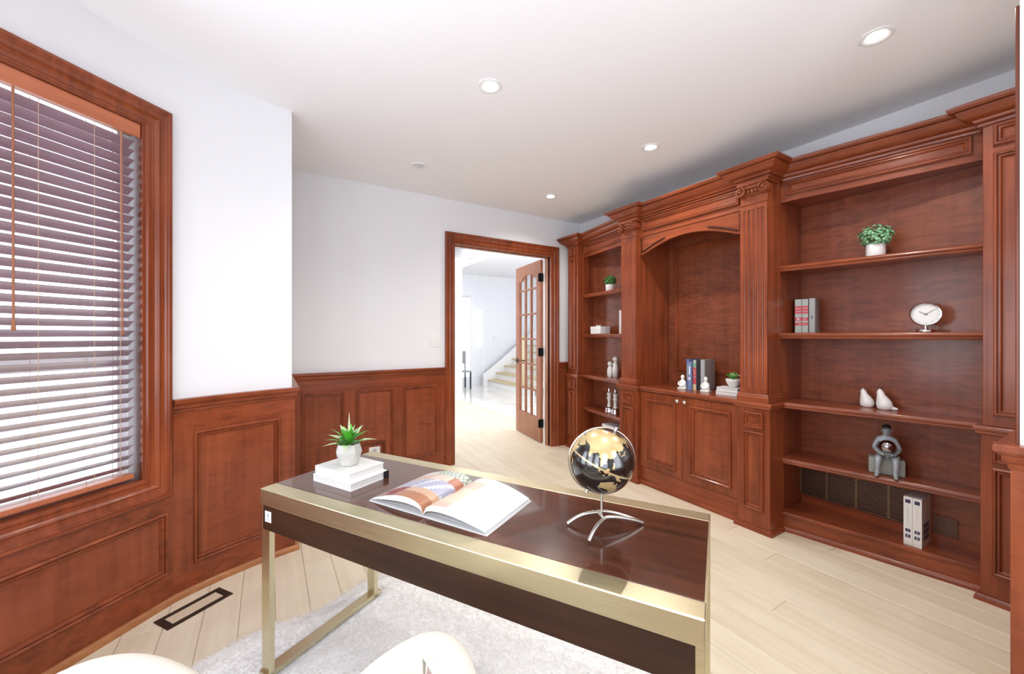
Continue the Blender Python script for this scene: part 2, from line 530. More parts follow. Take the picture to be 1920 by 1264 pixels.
floor = struct('floor', MB().box(-1.45, 3.42, -0.7, 4.0, -0.06, -0.004).box(1.4, 3.42, 4.0, 9.6, -0.06, -0.004), 'joint')
def plank(x0, x1, y0, y1, parent, mat, z=0.0):
    g = 0.0010; c = 0.0014
    x0 += g; x1 -= g; y0 += g; y1 -= g
    cx, cy = (x0 + x1) / 2, (y0 + y1) / 2; hx, hy = (x1 - x0) / 2, (y1 - y0) / 2
    mb = MB().add([(-hx,-hy,-0.004),(hx,-hy,-0.004),(hx,hy,-0.004),(-hx,hy,-0.004),
                   (-hx,-hy,-c),(hx,-hy,-c),(hx,hy,-c),(-hx,hy,-c),
                   (-hx+c,-hy+c,0),(hx-c,-hy+c,0),(hx-c,hy-c,0),(-hx+c,hy-c,0)],
                  [(8,9,10,11),(0,1,5,4),(1,2,6,5),(2,3,7,6),(3,0,4,7),(4,5,9,8),(5,6,10,9),(6,7,11,10),(7,4,8,11)])
    o = obj('plank', mb, mat, parent, world=False)
    o.location = (cx, cy, z)
    return o
PW = 0.148
i = 0
x = -1.45
while x < 3.41:
    x1 = min(x + PW, 3.42)
    ymax = 4.0 if x1 < 1.42 else 9.6
    y = -0.7 - random.uniform(0.0, 1.2)
    while y < ymax:
        ln = random.choice((1.05, 1.3, 1.55, 1.8)) * random.uniform(0.95, 1.05)
        a, b = max(y, -0.7), min(y + ln, ymax)
        if b - a > 0.06: plank(x, x1, a, b, floor, 'oak_plank')
        y += ln
    x = x1

struct('ceiling', MB().box(-1.7, 3.5, -0.9, 3.99, CEIL, CEIL + 0.12), 'ceiling_paint')
struct('ground_outside', MB().box(-30, 30, -30, 40, -0.7, -0.65), 'snow')

# curved wall with flat window section
mb = MB().mbox(amap, TH0, TH1, 0, CEIL, 0, -0.13, nu=24)
W_U0, W_U1, W_Z0, W_Z1 = 0.13, 0.77, 0.655, 2.36
WT = 2.462
mb.mbox(amap, TH1, R_(145.6), WT, CEIL, 0, -0.13, nu=24); mb.mbox(fmap, 0.6, 0.9, WT, CEIL, 0, -0.13)
mb.mbox(fmap, 0, W_U0, 0, WT, 0, -0.13); mb.mbox(fmap, W_U1, 0.9, 0, WT, 0, -0.13)
mb.mbox(fmap, W_U0, W_U1, 0, W_Z0, 0, -0.13); mb.mbox(fmap, W_U0, W_U1, W_Z1, WT, 0, -0.13)
wall_window = struct('wall_left', mb, 'plaster', smooth=20)
# bay behind the camera, one window opening in each straight section
mb = MB()
for i in range(len(BAY) - 1):
    a = Vector(BAY[i]); b = Vector(BAY[i + 1]); d = b - a; ln = d.length; d.normalize(); n = Vector((-d.y, d.x))
    m_ = pmap(a, d, n); w2 = min(ln - 0.3, 0.68) / 2; c = ln / 2
    mb.mbox(m_, 0, c - w2, 0, CEIL, 0, -0.12); mb.mbox(m_, c + w2, ln, 0, CEIL, 0, -0.12)
    mb.mbox(m_, c - w2, c + w2, 0, 0.65, 0, -0.12); mb.mbox(m_, c - w2, c + w2, 2.36, CEIL, 0, -0.12)
wall_back = struct('wall_back', mb, 'plaster')
# wainscot along the bay sections out of the frame
for i in range(len(BAY) - 1):
    a = Vector(BAY[i]); b = Vector(BAY[i + 1]); d = b - a; ln = d.length; d.normalize(); n = Vector((-d.y, d.x))
    m_ = pmap(a, d, n); c = ln / 2; w2 = min(ln - 0.3, 0.68) / 2
    obj('wainscot_board', MB().mbox(m_, 0, ln, 0, 0.55, 0, 0.012), 'cherry_panel', wall_back)
    obj('window_casing', MB().frame(m_, c - w2 - 0.1, c + w2 + 0.1, 0.55, 2.46, [(0,0),(0,.03),(.02,.034),(.03,.022),(.06,.02),(.08,.016),(.1,.012),(.1,-.1)]), 'cherry_v', wall_back)

struct('wall_return', MB().box(-0.02, CRN[0], CRN[1] + 0.01, 3.99, 0, CEIL), 'plaster')
DX0, DX1, DZ = 1.655, 2.925, 2.318                    # door opening
wall_door = struct('wall_door', MB().box(-0.05, DX0, YD, 4.0, 0, CEIL).box(DX1, 3.5, YD, 4.0, 0, CEIL).box(DX0, DX1, YD, 4.0, DZ, CEIL), 'plaster')
struct('wall_bookcase', MB().box(XW, 3.5, -0.6, YD, 0, CEIL), 'plaster')
wall_right = struct('wall_right', MB().box(1.92, XW, -0.67, 0.219, 0, CEIL), 'plaster')

# ---- mouldings
RAIL = [(0,.945),(.012,.945),(.016,.953),(.018,.965),(.026,.972),(.028,.980),(.028,.988),(.037,.995),(.043,1.002),(.043,1.018),(.038,1.022),(0,1.022)]
def off(prof, d): return [(0, z) if x == 0 else (x + d, z) for x, z in prof]
SHOE = [(0,0),(.021,0),(.021,.008),(.018,.02),(.010,.030),(0,.034)]
PANEL = [(0,0),(0,.010),(.002,.010),(.003,.017),(.007,.021),(.013,.021),(.017,.016),(.0175,.009),(.0205,.009),(.021,.014),(.026,.0145),(.030,.009),(.033,.003),(.036,.003),(.036,-.002)]
STL = 0.009
CASING = [(0,-.002),(0,.030),(.005,.034),(.016,.034),(.021,.027),(.026,.027),(.031,.021),(.048,.020),(.056,.024),(.064,.020),(.070,.014),(.086,.012),(.092,.016),(.099,.015),(.104,.009),(.11,.009),(.11,-.02)]
WB = 0.012

arc_path = [(CC.x + RW * math.cos(TH1 + (TH0 - TH1) * k / 24), CC.y + RW * math.sin(TH1 + (TH0 - TH1) * k / 24)) for k in range(25)]
# curved wainscot
obj('wainscot_board', MB().mbox(amap, TH0 - 0.008, TH1, 0.0, 0.95, 0, WB, nu=24), 'cherry_panel', wall_window, smooth=20)
obj('rail_board', MB().mbox(amap, TH0 - 0.008, TH1, 0.875, 0.95, 0, WB + STL, nu=24), 'cherry_x', wall_window, smooth=20)
obj('base_board', MB().mbox(amap, TH0 - 0.008, TH1, 0.0, 0.118, 0, WB + STL, nu=24), 'cherry_x', wall_window, smooth=20)
for a_, b_ in ((TH0 - 0.008, R_(104.75)), (R_(120.7), TH1)):
    obj('stile', MB().mbox(amap, a_, b_, 0.118, 0.875, 0, WB + STL, nu=6), 'cherry_panel', wall_window, smooth=20)
obj('rail_board', MB().mbox(amap, R_(104.75), R_(120.7), 0.842, 0.875, 0, WB + STL, nu=16), 'cherry_x', wall_window, smooth=20)
obj('rail_board', MB().mbox(amap, R_(104.75), R_(120.7), 0.118, 0.148, 0, WB + STL, nu=16), 'cherry_x', wall_window, smooth=20)
obj('panel_moulding', MB().frame(lambda u, v, n: amap(u / RW, v, n + WB), R_(104.7) * RW, R_(120.75) * RW, 0.145, 0.845, PANEL, nu=16), 'cherry_v', wall_window, smooth=30)
struct('trim_1', MB().sweep(arc_path + [(CRN[0], 3.86)], RAIL), 'cherry_x', smooth=28)
fac_path = [tuple(P0 + FE * 0.9)] + arc_path + [(CRN[0], 3.86)]
struct('baseboard_left', MB().sweep(fac_path, off(SHOE, WB + STL)), 'shoe_wood', smooth=30)
# below the window
obj('wainscot_board', MB().mbox(fmap, 0.0, 0.9, 0, 0.56, 0, WB), 'cherry_panel', wall_window)
obj('base_board', MB().mbox(fmap, 0.0, 0.9, 0, 0.152, 0, WB + STL), 'cherry_x', wall_window)
obj('rail_board', MB().mbox(fmap, 0.0, 0.9, 0.466, 0.56, 0, WB + STL), 'cherry_x', wall_window)
obj('stile', MB().mbox(fmap, 0.0, 0.028, 0.152, 0.466, 0, WB + STL), 'cherry_v', wall_window)
obj('stile', MB().mbox(fmap, 0.872, 0.9, 0.152, 0.466, 0, WB + STL), 'cherry_v', wall_window)
f2 = lambda u, v, n: fmap(u, v, n + WB)
obj('panel_moulding', MB().frame(f2, 0.026, 0.874, 0.150, 0.468, PANEL), 'cherry_x', wall_window, smooth=30)

# door wall wainscot
obj('wainscot_board', MB().mbox(dmap, CRN[0], DX0 - 0.1, 0, 0.95, 0, WB), 'cherry_panel', wall_door)
obj('rail_board', MB().mbox(dmap, CRN[0], DX0 - 0.1, 0.850, 0.95, 0, WB + STL), 'cherry_x', wall_door)
obj('base_board', MB().mbox(dmap, CRN[0], DX0 - 0.1, 0, 0.140, 0, WB + STL), 'cherry_x', wall_door)
for a_, b_ in ((CRN[0], 0.242), (0.586, 0.680), (1.031, 1.118), (1.476, DX0 - 0.1)):
    obj('stile', MB().mbox(dmap, a_, b_, 0.140, 0.850, 0, WB + STL), 'cherry_v', wall_door)
obj('wainscot_board', MB().mbox(dmap, 3.02, XW, 0, 0.95, 0, WB), 'cherry_panel', wall_door)
d2 = lambda u, v, n: dmap(u, v, n + WB)
for a, b in ((0.24, 0.588), (0.678, 1.033), (1.116, 1.478)):
    obj('panel_moulding', MB().frame(d2, a, b, 0.138, 0.852, PANEL), 'cherry_v', wall_door, smooth=30)
obj('outlet_moulding', MB().frame(d2, 0.72, 0.955, 0.138, 0.358, PANEL), 'cherry_v', wall_door, smooth=30)
struct('trim_2', MB().sweep([(CRN[0], YD), (DX0 - 0.09, YD)], RAIL), 'cherry_x', smooth=28)
struct('trim_3', MB().sweep([(3.02, YD), (XW, YD)], RAIL), 'cherry_x', smooth=28)
struct('baseboard_door', MB().sweep([(CRN[0], YD), (DX0 - 0.09, YD)], off(SHOE, WB + STL)), 'cherry_x', smooth=30)
struct('baseboard_corner', MB().sweep([(3.02, YD), (3.14, YD)], off(SHOE, WB)), 'cherry_x', smooth=30)

# right wall return: wainscot round the corner and the casing of the opening beyond
rp = [(XW, 0.219), (1.92, 0.219), (1.92, -0.55)]
obj('wainscot_board', MB().sweep(rp, [(0,0),(.016,0),(.016,.95),(0,.95)], side=1), 'cherry_panel', wall_right)
obj('panel_moulding', MB().frame(pmap((1.92 - 0.016, 0.15), (0, -1), (-1, 0)), 0.06, 0.55, 0.14, 0.85, PANEL), 'cherry_v', wall_right, smooth=30)
struct('trim_4', MB().sweep(rp, off(RAIL, 0.004), side=1), 'cherry_x', smooth=28)
struct('baseboard_right', MB().sweep(rp, off(SHOE, 0.018), side=1), 'cherry_x', smooth=30)
struct('trim_5', MB().box(1.925, 2.03, 0.219, 0.2285, 1.02, 2.345), 'cherry_dark', bev=0.003)

# ------------------------------------------------------------------ window with casing
win = struct('window_1'); win.location = (*(P0 + FE * 0.45), 0.55); win.rotation_euler = (0, 0, math.atan2(FE.y, FE.x))
obj('window_casing', MB().frame(fmap, 0.012, 0.888, 0.549, 2.468, CASING), 'cherry_v', win, smooth=25)
obj('sill_cap', MB().mbox(fmap, 0.012, 0.888, 0.545, 0.56, 0, 0.04), 'cherry_x', win, bev=0.004)
jm = MB()
jm.mbox(fmap, 0.118, W_U0, W_Z0 - 0.012, W_Z1 + .012, 0.006, -0.10); jm.mbox(fmap, W_U1, 0.782, W_Z0 - 0.012, W_Z1 + .012, 0.006, -0.10)
jm.mbox(fmap, 0.13, 0.77, W_Z0 - 0.012, W_Z0, 0.006, -0.10); jm.mbox(fmap, 0.13, 0.77, W_Z1, W_Z1 + 0.012, 0.006, -0.10)
obj('jamb', jm, 'cherry_v', win)
obj('sash_frame', MB().frame(fmap, 0.13, 0.77, W_Z0, W_Z1, [(0,-.085),(.045,-.085),(.045,-.12)]), 'vinyl', win)
obj('meeting_rail', MB().mbox(fmap, 0.17, 0.73, 1.20, 1.255, -.085, -.12), 'vinyl', win)
for z0, z1 in ((W_Z0 + 0.045, 1.20), (1.255, W_Z1 - 0.045)):
    obj('pane', MB().mbox(fmap, 0.175, 0.725, z0, z1, -.104, -.108), 'pane_glass', win)

# ------------------------------------------------------------------ blind
bl_o = P0 + FE * 0.45 - FN * 0.038
blind = thing('venetian_blind', 'wide wooden venetian blind with tilted slats hanging in the casement', 'blind', (bl_o.x, bl_o.y, 0.66), math.atan2(FE.y, FE.x))
obj('valance', MB().mbox(fmap, 0.132, 0.768, 2.297, 2.357, -0.002, -0.012).mbox(fmap, 0.132, 0.768, 2.292, 2.30, 0.0, -0.012), 'valance_wood', blind, bev=0.002)
obj('head_rail', MB().mbox(fmap, 0.138, 0.762, 2.305, 2.352, -0.016, -0.062), 'cord_brown', blind)
sl = None
NS = 35; z0s = 2.258; pitch = (2.258 - 0.728) / (NS - 1)
tilt = R_(33)
hw = 0.0245
mbs = MB()
pr = []
for k in range(7):
    t = -1 + 2 * k / 6
    pr.append((t * hw, 0.0022 * (1 - t * t)))
prof = [(a, b + 0.0013) for a, b in pr] + [(a, b - 0.0013) for a, b in pr[::-1]]
ca, sa = math.cos(tilt), math.sin(tilt)
prof = [(a * ca - b * sa, a * sa + b * ca) for a, b in prof]     # inner (room) edge up, outer edge down
vs_ = []
for u in (-0.302, 0.302):
    for a, b in prof: vs_.append((u, a, b))
m = len(prof)
mbs.add(vs_, [tuple(range(m)), tuple(range(m, 2 * m))[::-1]] + [(k, (k + 1) % m, m + (k + 1) % m, m + k) for k in range(m)])
for k in range(NS):
    if sl is None:
        sl = obj('slat', mbs, 'slat_wood_glare', blind, world=False, smooth=40); o = sl
    else:
        o = sl.copy(); COL.objects.link(o); o.parent = blind
    o.location = (0, 0, z0s - k * pitch - 0.66)
obj('bottom_rail', MB().mbox(fmap, 0.148, 0.752, 0.672, 0.694, -0.016, -0.062), 'valance_wood', blind, bev=0.003)
for u in (0.205, 0.30, 0.475, 0.64):
    for n in (-0.013, -0.063):
        obj('ladder_cord', MB().tube([fmap(u, 0.69, n), fmap(u, 2.30, n)], 0.0011, 6), 'cord', blind)
obj('tilt_wand', MB().tube([fmap(0.206, 2.29, -0.004), fmap(0.205, 1.37, 0.0)], 0.0032, 8).ball(tuple(fmap(0.205, 1.36, 0)), 0.008, 10, 8), 'cord_brown', blind, smooth=60)
obj('lift_cord', MB().tube([fmap(0.548, 2.29, -0.003), fmap(0.548, 1.40, 0.0)], 0.0038, 8).lathe([(0.002,.05),(.006,.03),(.007,.0),(.004,-.004)], tuple(fmap(0.548, 1.37, 0)), 10), 'cord_brown', blind, smooth=60)

# ------------------------------------------------------------------ door casing, jamb and glazed leaf
struct('trim_6', MB().portal(dmap, DX0 - 0.1, DX1 + 0.105, 2.424, CASING), 'cherry_v', smooth=25)
jb = MB()
for x0, x1 in ((DX0 - 0.012, DX0), (DX1, DX1 + 0.012)): jb.box(x0, x1, YD - 0.002, 4.01, 0, DZ)
jb.box(DX0, DX1, YD - 0.002, 4.01, DZ - 0.012, DZ)
jb.box(DX0, DX0 + 0.012, 3.915, 3.965, 0, DZ - .012).box(DX1 - 0.012, DX1, 3.915, 3.965, 0, DZ - .012).box(DX0, DX1, 3.915, 3.965, DZ - 0.024, DZ - .012)
struct('trim_7', jb, 'door_wood', bev=0.002)
struct('trim_8', MB().portal(pmap((0, 4.0), (1, 0), (0, 1)), DX0 - 0.1, DX1 + 0.105, 2.424, CASING), 'white_trim', smooth=25)

HG = (2.912, 4.035); LW = 0.76; LH = 2.285
door = struct('door_1'); door.location = (HG[0], HG[1], 0.012); door.rotation_euler = (0, 0, R_(81.5))
# local: x along the leaf from the hinge, y across (-y faces right/away), z up
T = 0.020
ST, BR, TR = 0.115, 0.30, 0.135
GX0, GX1, GZ0, GZ1 = ST, LW - ST, BR, LH - TR
def arch_z(x):
    t = abs((x - LW / 2) / ((GX1 - GX0) / 2)); t = min(1, t)
    return GZ1 - 0.07 * (0 if t < .33 else 1 if t > .82 else (0.5 - 0.5 * math.cos(math.pi * (t - .33) / .49)))
mb = MB().box(0, ST, -T, T, 0, LH).box(LW - ST, LW, -T, T, 0, LH).box(ST, LW - ST, -T, T, 0, BR)
nseg = 28
xs = [GX0 + (GX1 - GX0) * k / nseg for k in range(nseg + 1)]
vs_ = []; fs_ = []
for y in (-T, T):
    for x in xs: vs_.append((x, y, arch_z(x)))
    for x in xs: vs_.append((x, y, LH))
q = nseg + 1
for k in range(nseg):
    fs_ += [(k, k+1, q+k+1, q+k), (2*q+k, 2*q+k+1, 3*q+k+1, 3*q+k), (k, k+1, 2*q+k+1, 2*q+k), (q+k, q+k+1, 3*q+k+1, 3*q+k)]
mb.add(vs_, fs_)
obj('leaf_frame', mb, 'door_wood', door, world=False, bev=0.003)
cols = [GX0 + (GX1 - GX0) * k / 3 for k in range(4)]
rows = [GZ0 + (GZ1 - 0.02 - GZ0) * k / 5.55 for k in range(6)]
MW = 0.012
mb = MB()
for c in cols[1:3]: mb.box(c - MW, c + MW, -T * .8, T * .8, GZ0, arch_z(c) + .01)
obj('muntin_bar', mb, 'door_wood', door, world=False, bev=0.004)
for r in rows[1:]:
    obj('muntin_bar', MB().box(GX0, GX1, -T * .78, T * .78, r - MW, r + MW), 'door_wood', door, world=False, bev=0.004)
for ci in range(3):
    for ri in range(6):
        a = rows[ri]; b = rows[ri + 1] if ri < 5 else min(arch_z(cols[ci] + .02), arch_z(cols[ci + 1] - .02)) + 0.0
        if ri == 5:
            xx = [cols[ci] + (cols[ci+1] - cols[ci]) * k / 8 for k in range(9)]
            poly = [(xx[0], a), (xx[-1], a)] + [(x, arch_z(x)) for x in xx[::-1]]
            n_ = len(poly)
            pm = MB().add([(x, -.002, z) for x, z in poly] + [(x, .002, z) for x, z in poly], [tuple(range(n_)), tuple(range(n_, 2*n_))])
        else:
            pm = MB().box(cols[ci], cols[ci+1], -.002, .002, a, b)
        obj('pane', pm, 'pane_glass', door, world=False)
for z in (0.24, 1.13, 2.06):
    h = obj('hinge', MB().box(-0.012, 0.004, -0.024, 0.052, z - .05, z + .05).box(-0.03, 0.0, 0.018, 0.024, z - .05, z + .05).cyl((-.004, .026, z - .055), (-.004, .026, z + .055), .008, 10), 'black_metal', door, world=False)
hz = 0.985
obj('handle', MB().cyl((LW - .055, -.055, hz), (LW - .055, .055, hz), .009, 10).box(LW - .078, LW - .032, -.026, .026, hz - .035, hz + .035)
    .box(LW - .17, LW - .05, .045, .057, hz - .008, hz + .008).box(LW - .17, LW - .05, -.057, -.045, hz - .008, hz + .008), 'black_metal', door, world=False, bev=.003)

# ------------------------------------------------------------------ hall beyond the door
hall_floor = struct('floor_hall', MB().box(3.42, 7.2, 4.0, 9.6, -0.06, -0.006), 'grout')
tx = 3.43
while tx < 6.0:
    ty = 4.05
    while ty < 9.55:
        x1, y1 = tx + 0.6, min(ty + 0.6, 9.6)
        o = obj('tile', MB().box(tx + .002, x1 - .002, ty + .002, y1 - .002, -.006, 0), 'marble', hall_floor)
        ty += 0.6
    tx += 0.6
struct('wall_hall_left', MB().box(1.3, 1.4, 4.0, 9.7, 0, 3.6), 'hall_paint')
struct('wall_hall_end', MB().box(2.3, 3.49, 7.7, 7.95, 0, 2.95), 'hall_paint')
# back wall with the opening of a window and a glazed sidelight
YH = 9.6
hb = MB().box(1.3, 4.30, YH, YH + .12, 0, 3.6).box(4.60, 4.75, YH, YH + .12, 0, 3.6).box(4.93, 7.2, YH, YH + .12, 0, 3.6)
hb.box(4.30, 4.60, YH, YH + .12, 0, 0.25).box(4.30, 4.60, YH, YH + .12, 2.35, 3.6).box(4.75, 4.93, YH, YH + .12, 0, 1.0).box(4.75, 4.93, YH, YH + .12, 2.06, 3.6)
struct('wall_hall_back', hb, 'hall_paint')
struct('wall_hall_right', MB().box(7.2, 7.3, 4.0, 9.7, 0, 3.6), 'hall_paint')
hc = MB().box(1.3, 2.0, 4.0, 9.7, 2.95, 3.1).box(3.9, 7.3, 4.0, 9.7, 2.95, 3.1).box(2.0, 3.9, 4.0, 4.7, 2.95, 3.1).box(2.0, 3.9, 8.9, 9.7, 2.95, 3.1)
hc.box(1.9, 2.0, 4.6, 9.0, 3.1, 3.5).box(3.9, 4.0, 4.6, 9.0, 3.1, 3.5).box(2.0, 3.9, 4.6, 4.7, 3.1, 3.5).box(2.0, 3.9, 8.9, 9.0, 3.1, 3.5).box(1.9, 4.0, 4.6, 9.0, 3.5, 3.6)
struct('ceiling_hall', hc, 'hall_paint')
HCR = [(0,2.82),(.012,2.82),(.02,2.84),(.05,2.88),(.09,2.92),(.1,2.93),(.1,2.95),(0,2.95)]
struct('trim_9', MB().sweep([(1.4, YH), (7.2, YH)], HCR), 'white_trim', smooth=30)
struct('trim_10', MB().sweep([(2.3, 7.7), (3.49, 7.7), (3.49, 7.95)], HCR), 'white_trim', smooth=30)
struct('trim_11', MB().sweep([(2.0, 4.7), (2.0, 8.9), (3.9, 8.9), (3.9, 4.7)], [(0,3.08),(.02,3.08),(.05,3.12),(.05,3.15),(0,3.15)], closed=True), 'white_trim', smooth=30)
struct('trim_12', MB().portal(pmap((0, YH), (1, 0), (0, -1)), 4.66, 5.02, 2.2, [(0,0),(0,.03),(.05,.03),(.06,.015),(.09,.015),(.09,0)]), 'white_trim')
struct('trim_13', MB().portal(pmap((0, YH), (1, 0), (0, -1)), 4.22, 4.66, 2.5, [(0,0),(0,.03),(.05,.03),(.06,.015),(.09,.015),(.09,0)]), 'white_trim')
struct('baseboard_hall', MB().sweep([(2.3, 7.7), (3.49, 7.7), (3.49, 7.95)], [(0,0),(.018,0),(.018,.12),(.008,.14),(0,.14)]), 'white_trim')
w2_ = struct('window_2'); w2_.location = (4.84, YH + .06, 1.0)
obj('pane', MB().box(4.75, 4.93, YH + .05, YH + .056, 1.0, 2.06), 'pane_glass', w2_)
obj('sash_frame', MB().frame(pmap((0, YH), (1, 0), (0, -1)), 4.75, 4.93, 1.0, 2.06, [(0,-.04),(.014,-.04),(.014,-.07)]), 'white_trim', w2_)
hbl = thing('hall_blind', 'white slatted blind on the far window seen through the doorway', 'blind', (4.45, YH + 0.02, 1.06))
s0 = None
for k in range(30):
    if s0 is None: s0 = obj('slat', MB().box(-.14, .14, -.012, .012, -.002, .002).move(lambda x, y, z: (x, y, z - y * .9)), 'white_trim', hbl, world=False); o = s0
    else: o = s0.copy(); COL.objects.link(o); o.parent = hbl
    o.location = (0, 0, 0.02 + k * 0.043)
obj('head_rail', MB().box(-.14, .14, -.02, .02, 1.3, 1.34), 'white_trim', hbl, world=False)

st = thing('staircase', 'white hall stairs with pale wood treads behind the glazed door', 'stairs', (5.35, 8.6, 0))
for k in range(6):
    x0 = 4.98 + k * 0.25; z = 0.18 * (k + 1)
    obj('riser', MB().box(x0, x0 + 0.02, 7.2, 9.3, z - 0.18, z - 0.03), 'white_trim', st)
    obj('tread', MB().box(x0 - 0.03, x0 + 0.26, 7.2, 9.32, z - 0.03, z), 'tan_wood', st, bev=.006)
sk = [(4.85, 0.0), (4.85, 0.32), (5.0, 0.42), (5.4, 0.70), (6.6, 1.6), (6.6, 1.3), (6.6, 0.0)]
n_ = len(sk)
obj('skirt_board', MB().add([(x, 9.3, z) for x, z in sk] + [(x, 9.38, z) for x, z in sk], [tuple(range(n_)), tuple(range(n_, 2*n_))] + [(k, (k+1) % n_, n_ + (k+1) % n_, n_ + k) for k in range(n_)]), 'white_trim', st)
obj('newel_post', MB().box(5.03, 5.11, 7.75, 7.83, 0, 1.30).box(5.015, 5.125, 7.735, 7.845, 1.30, 1.34), 'tan_wood', st)
hchair = thing('hall_chair', 'dark slim chair beneath the far hall window', 'chair', (4.19, 9.25, 0))
obj('seat', MB().box(-.18, .18, -.18, .18, .42, .46), 'book_grey', hchair, world=False, bev=.01)
obj('backrest', MB().box(-.18, .18, .15, .18, .62, .95).box(-.17, -.14, .15, .18, .46, .62).box(.14, .17, .15, .18, .46, .62), 'book_grey', hchair, world=False)
for sx in (-1, 1):
    for sy in (-1, 1):
        obj('leg', MB().box(sx * .16 - .015, sx * .16 + .015, sy * .16 - .015, sy * .16 + .015, 0, .42), 'book_black', hchair, world=False)
tag(obj('wall_thermostat', MB().box(5.28, 5.40, YH - .025, YH, 1.22, 1.34), 'plastic_white', bev=.006), 'small pale thermostat on the far hall wall', 'thermostat')
cl = thing('hall_ceiling_lamp', 'small round lit lamp in the hall ceiling seen over the door', 'ceiling light', (4.12, 6.61, 2.95))
obj('trim_ring', MB().ring([(.075,-.006),(.075,0),(.05,0),(.05,-.006)], (0,0,0), 24), 'trim_white_lamp', cl, world=False)
obj('bulb', MB().lathe([(.048,-.004),(.048,-.001)], (0,0,0), 24), 'lamp_glow', cl, world=False)


w3_ = struct('fill_surround_side'); w3_.location = (1.4, 5.9, 0.8)  # made-up unseen window surround for the side fill light
obj('sash_frame', MB().frame(pmap((1.4, 5.9), (0, 1), (1, 0)), -0.87, 0.87, 0.73, 2.47, [(0,0),(0,.03),(.1,.03),(.1,0)]), 'white_trim', w3_)
w4_ = struct('fill_surround_top'); w4_.location = (2.95, 6.8, 3.5)  # made-up skylight surround for the overhead fill light
obj('fill_frame', MB().box(2.12, 2.19, 5.0, 8.6, 3.44, 3.5).box(3.71, 3.78, 5.0, 8.6, 3.44, 3.5).box(2.19, 3.71, 5.0, 5.07, 3.44, 3.5).box(2.19, 3.71, 8.53, 8.6, 3.44, 3.5), 'white_trim', w4_)

# ------------------------------------------------------------------ built-in bookcase
YC = 2.035
A_ = (3.045, 1.385); B_ = (3.200, 0.485); XB = 3.362
CROWN = [(0,2.418),(.014,2.418),(.016,2.428),(.009,2.431),(.009,2.435),(.024,2.438),(.029,2.447),(.030,2.451),(.044,2.455),(.064,2.468),(.079,2.488),(.083,2.497),(.077,2.4975),(.077,2.501),(.097,2.502),(.106,2.509),(.110,2.517),(.110,2.525),(0,2.525)]
BASE_SHOE = [(0,0),(.020,0),(.020,.012),(.016,.024),(.008,.032),(0,.034)]
NOSE = [(0,0),(.006,0),(.010,.004),(.012,.010),(.009,.016),(.015,.019),(.018,.026),(.016,.034),(.010,.040),(0,.040)]
def nose(z_top, d0=0.0): return [(x + d0 if x > 0 else 0, z_top - 0.040 + z) for x, z in NOSE]

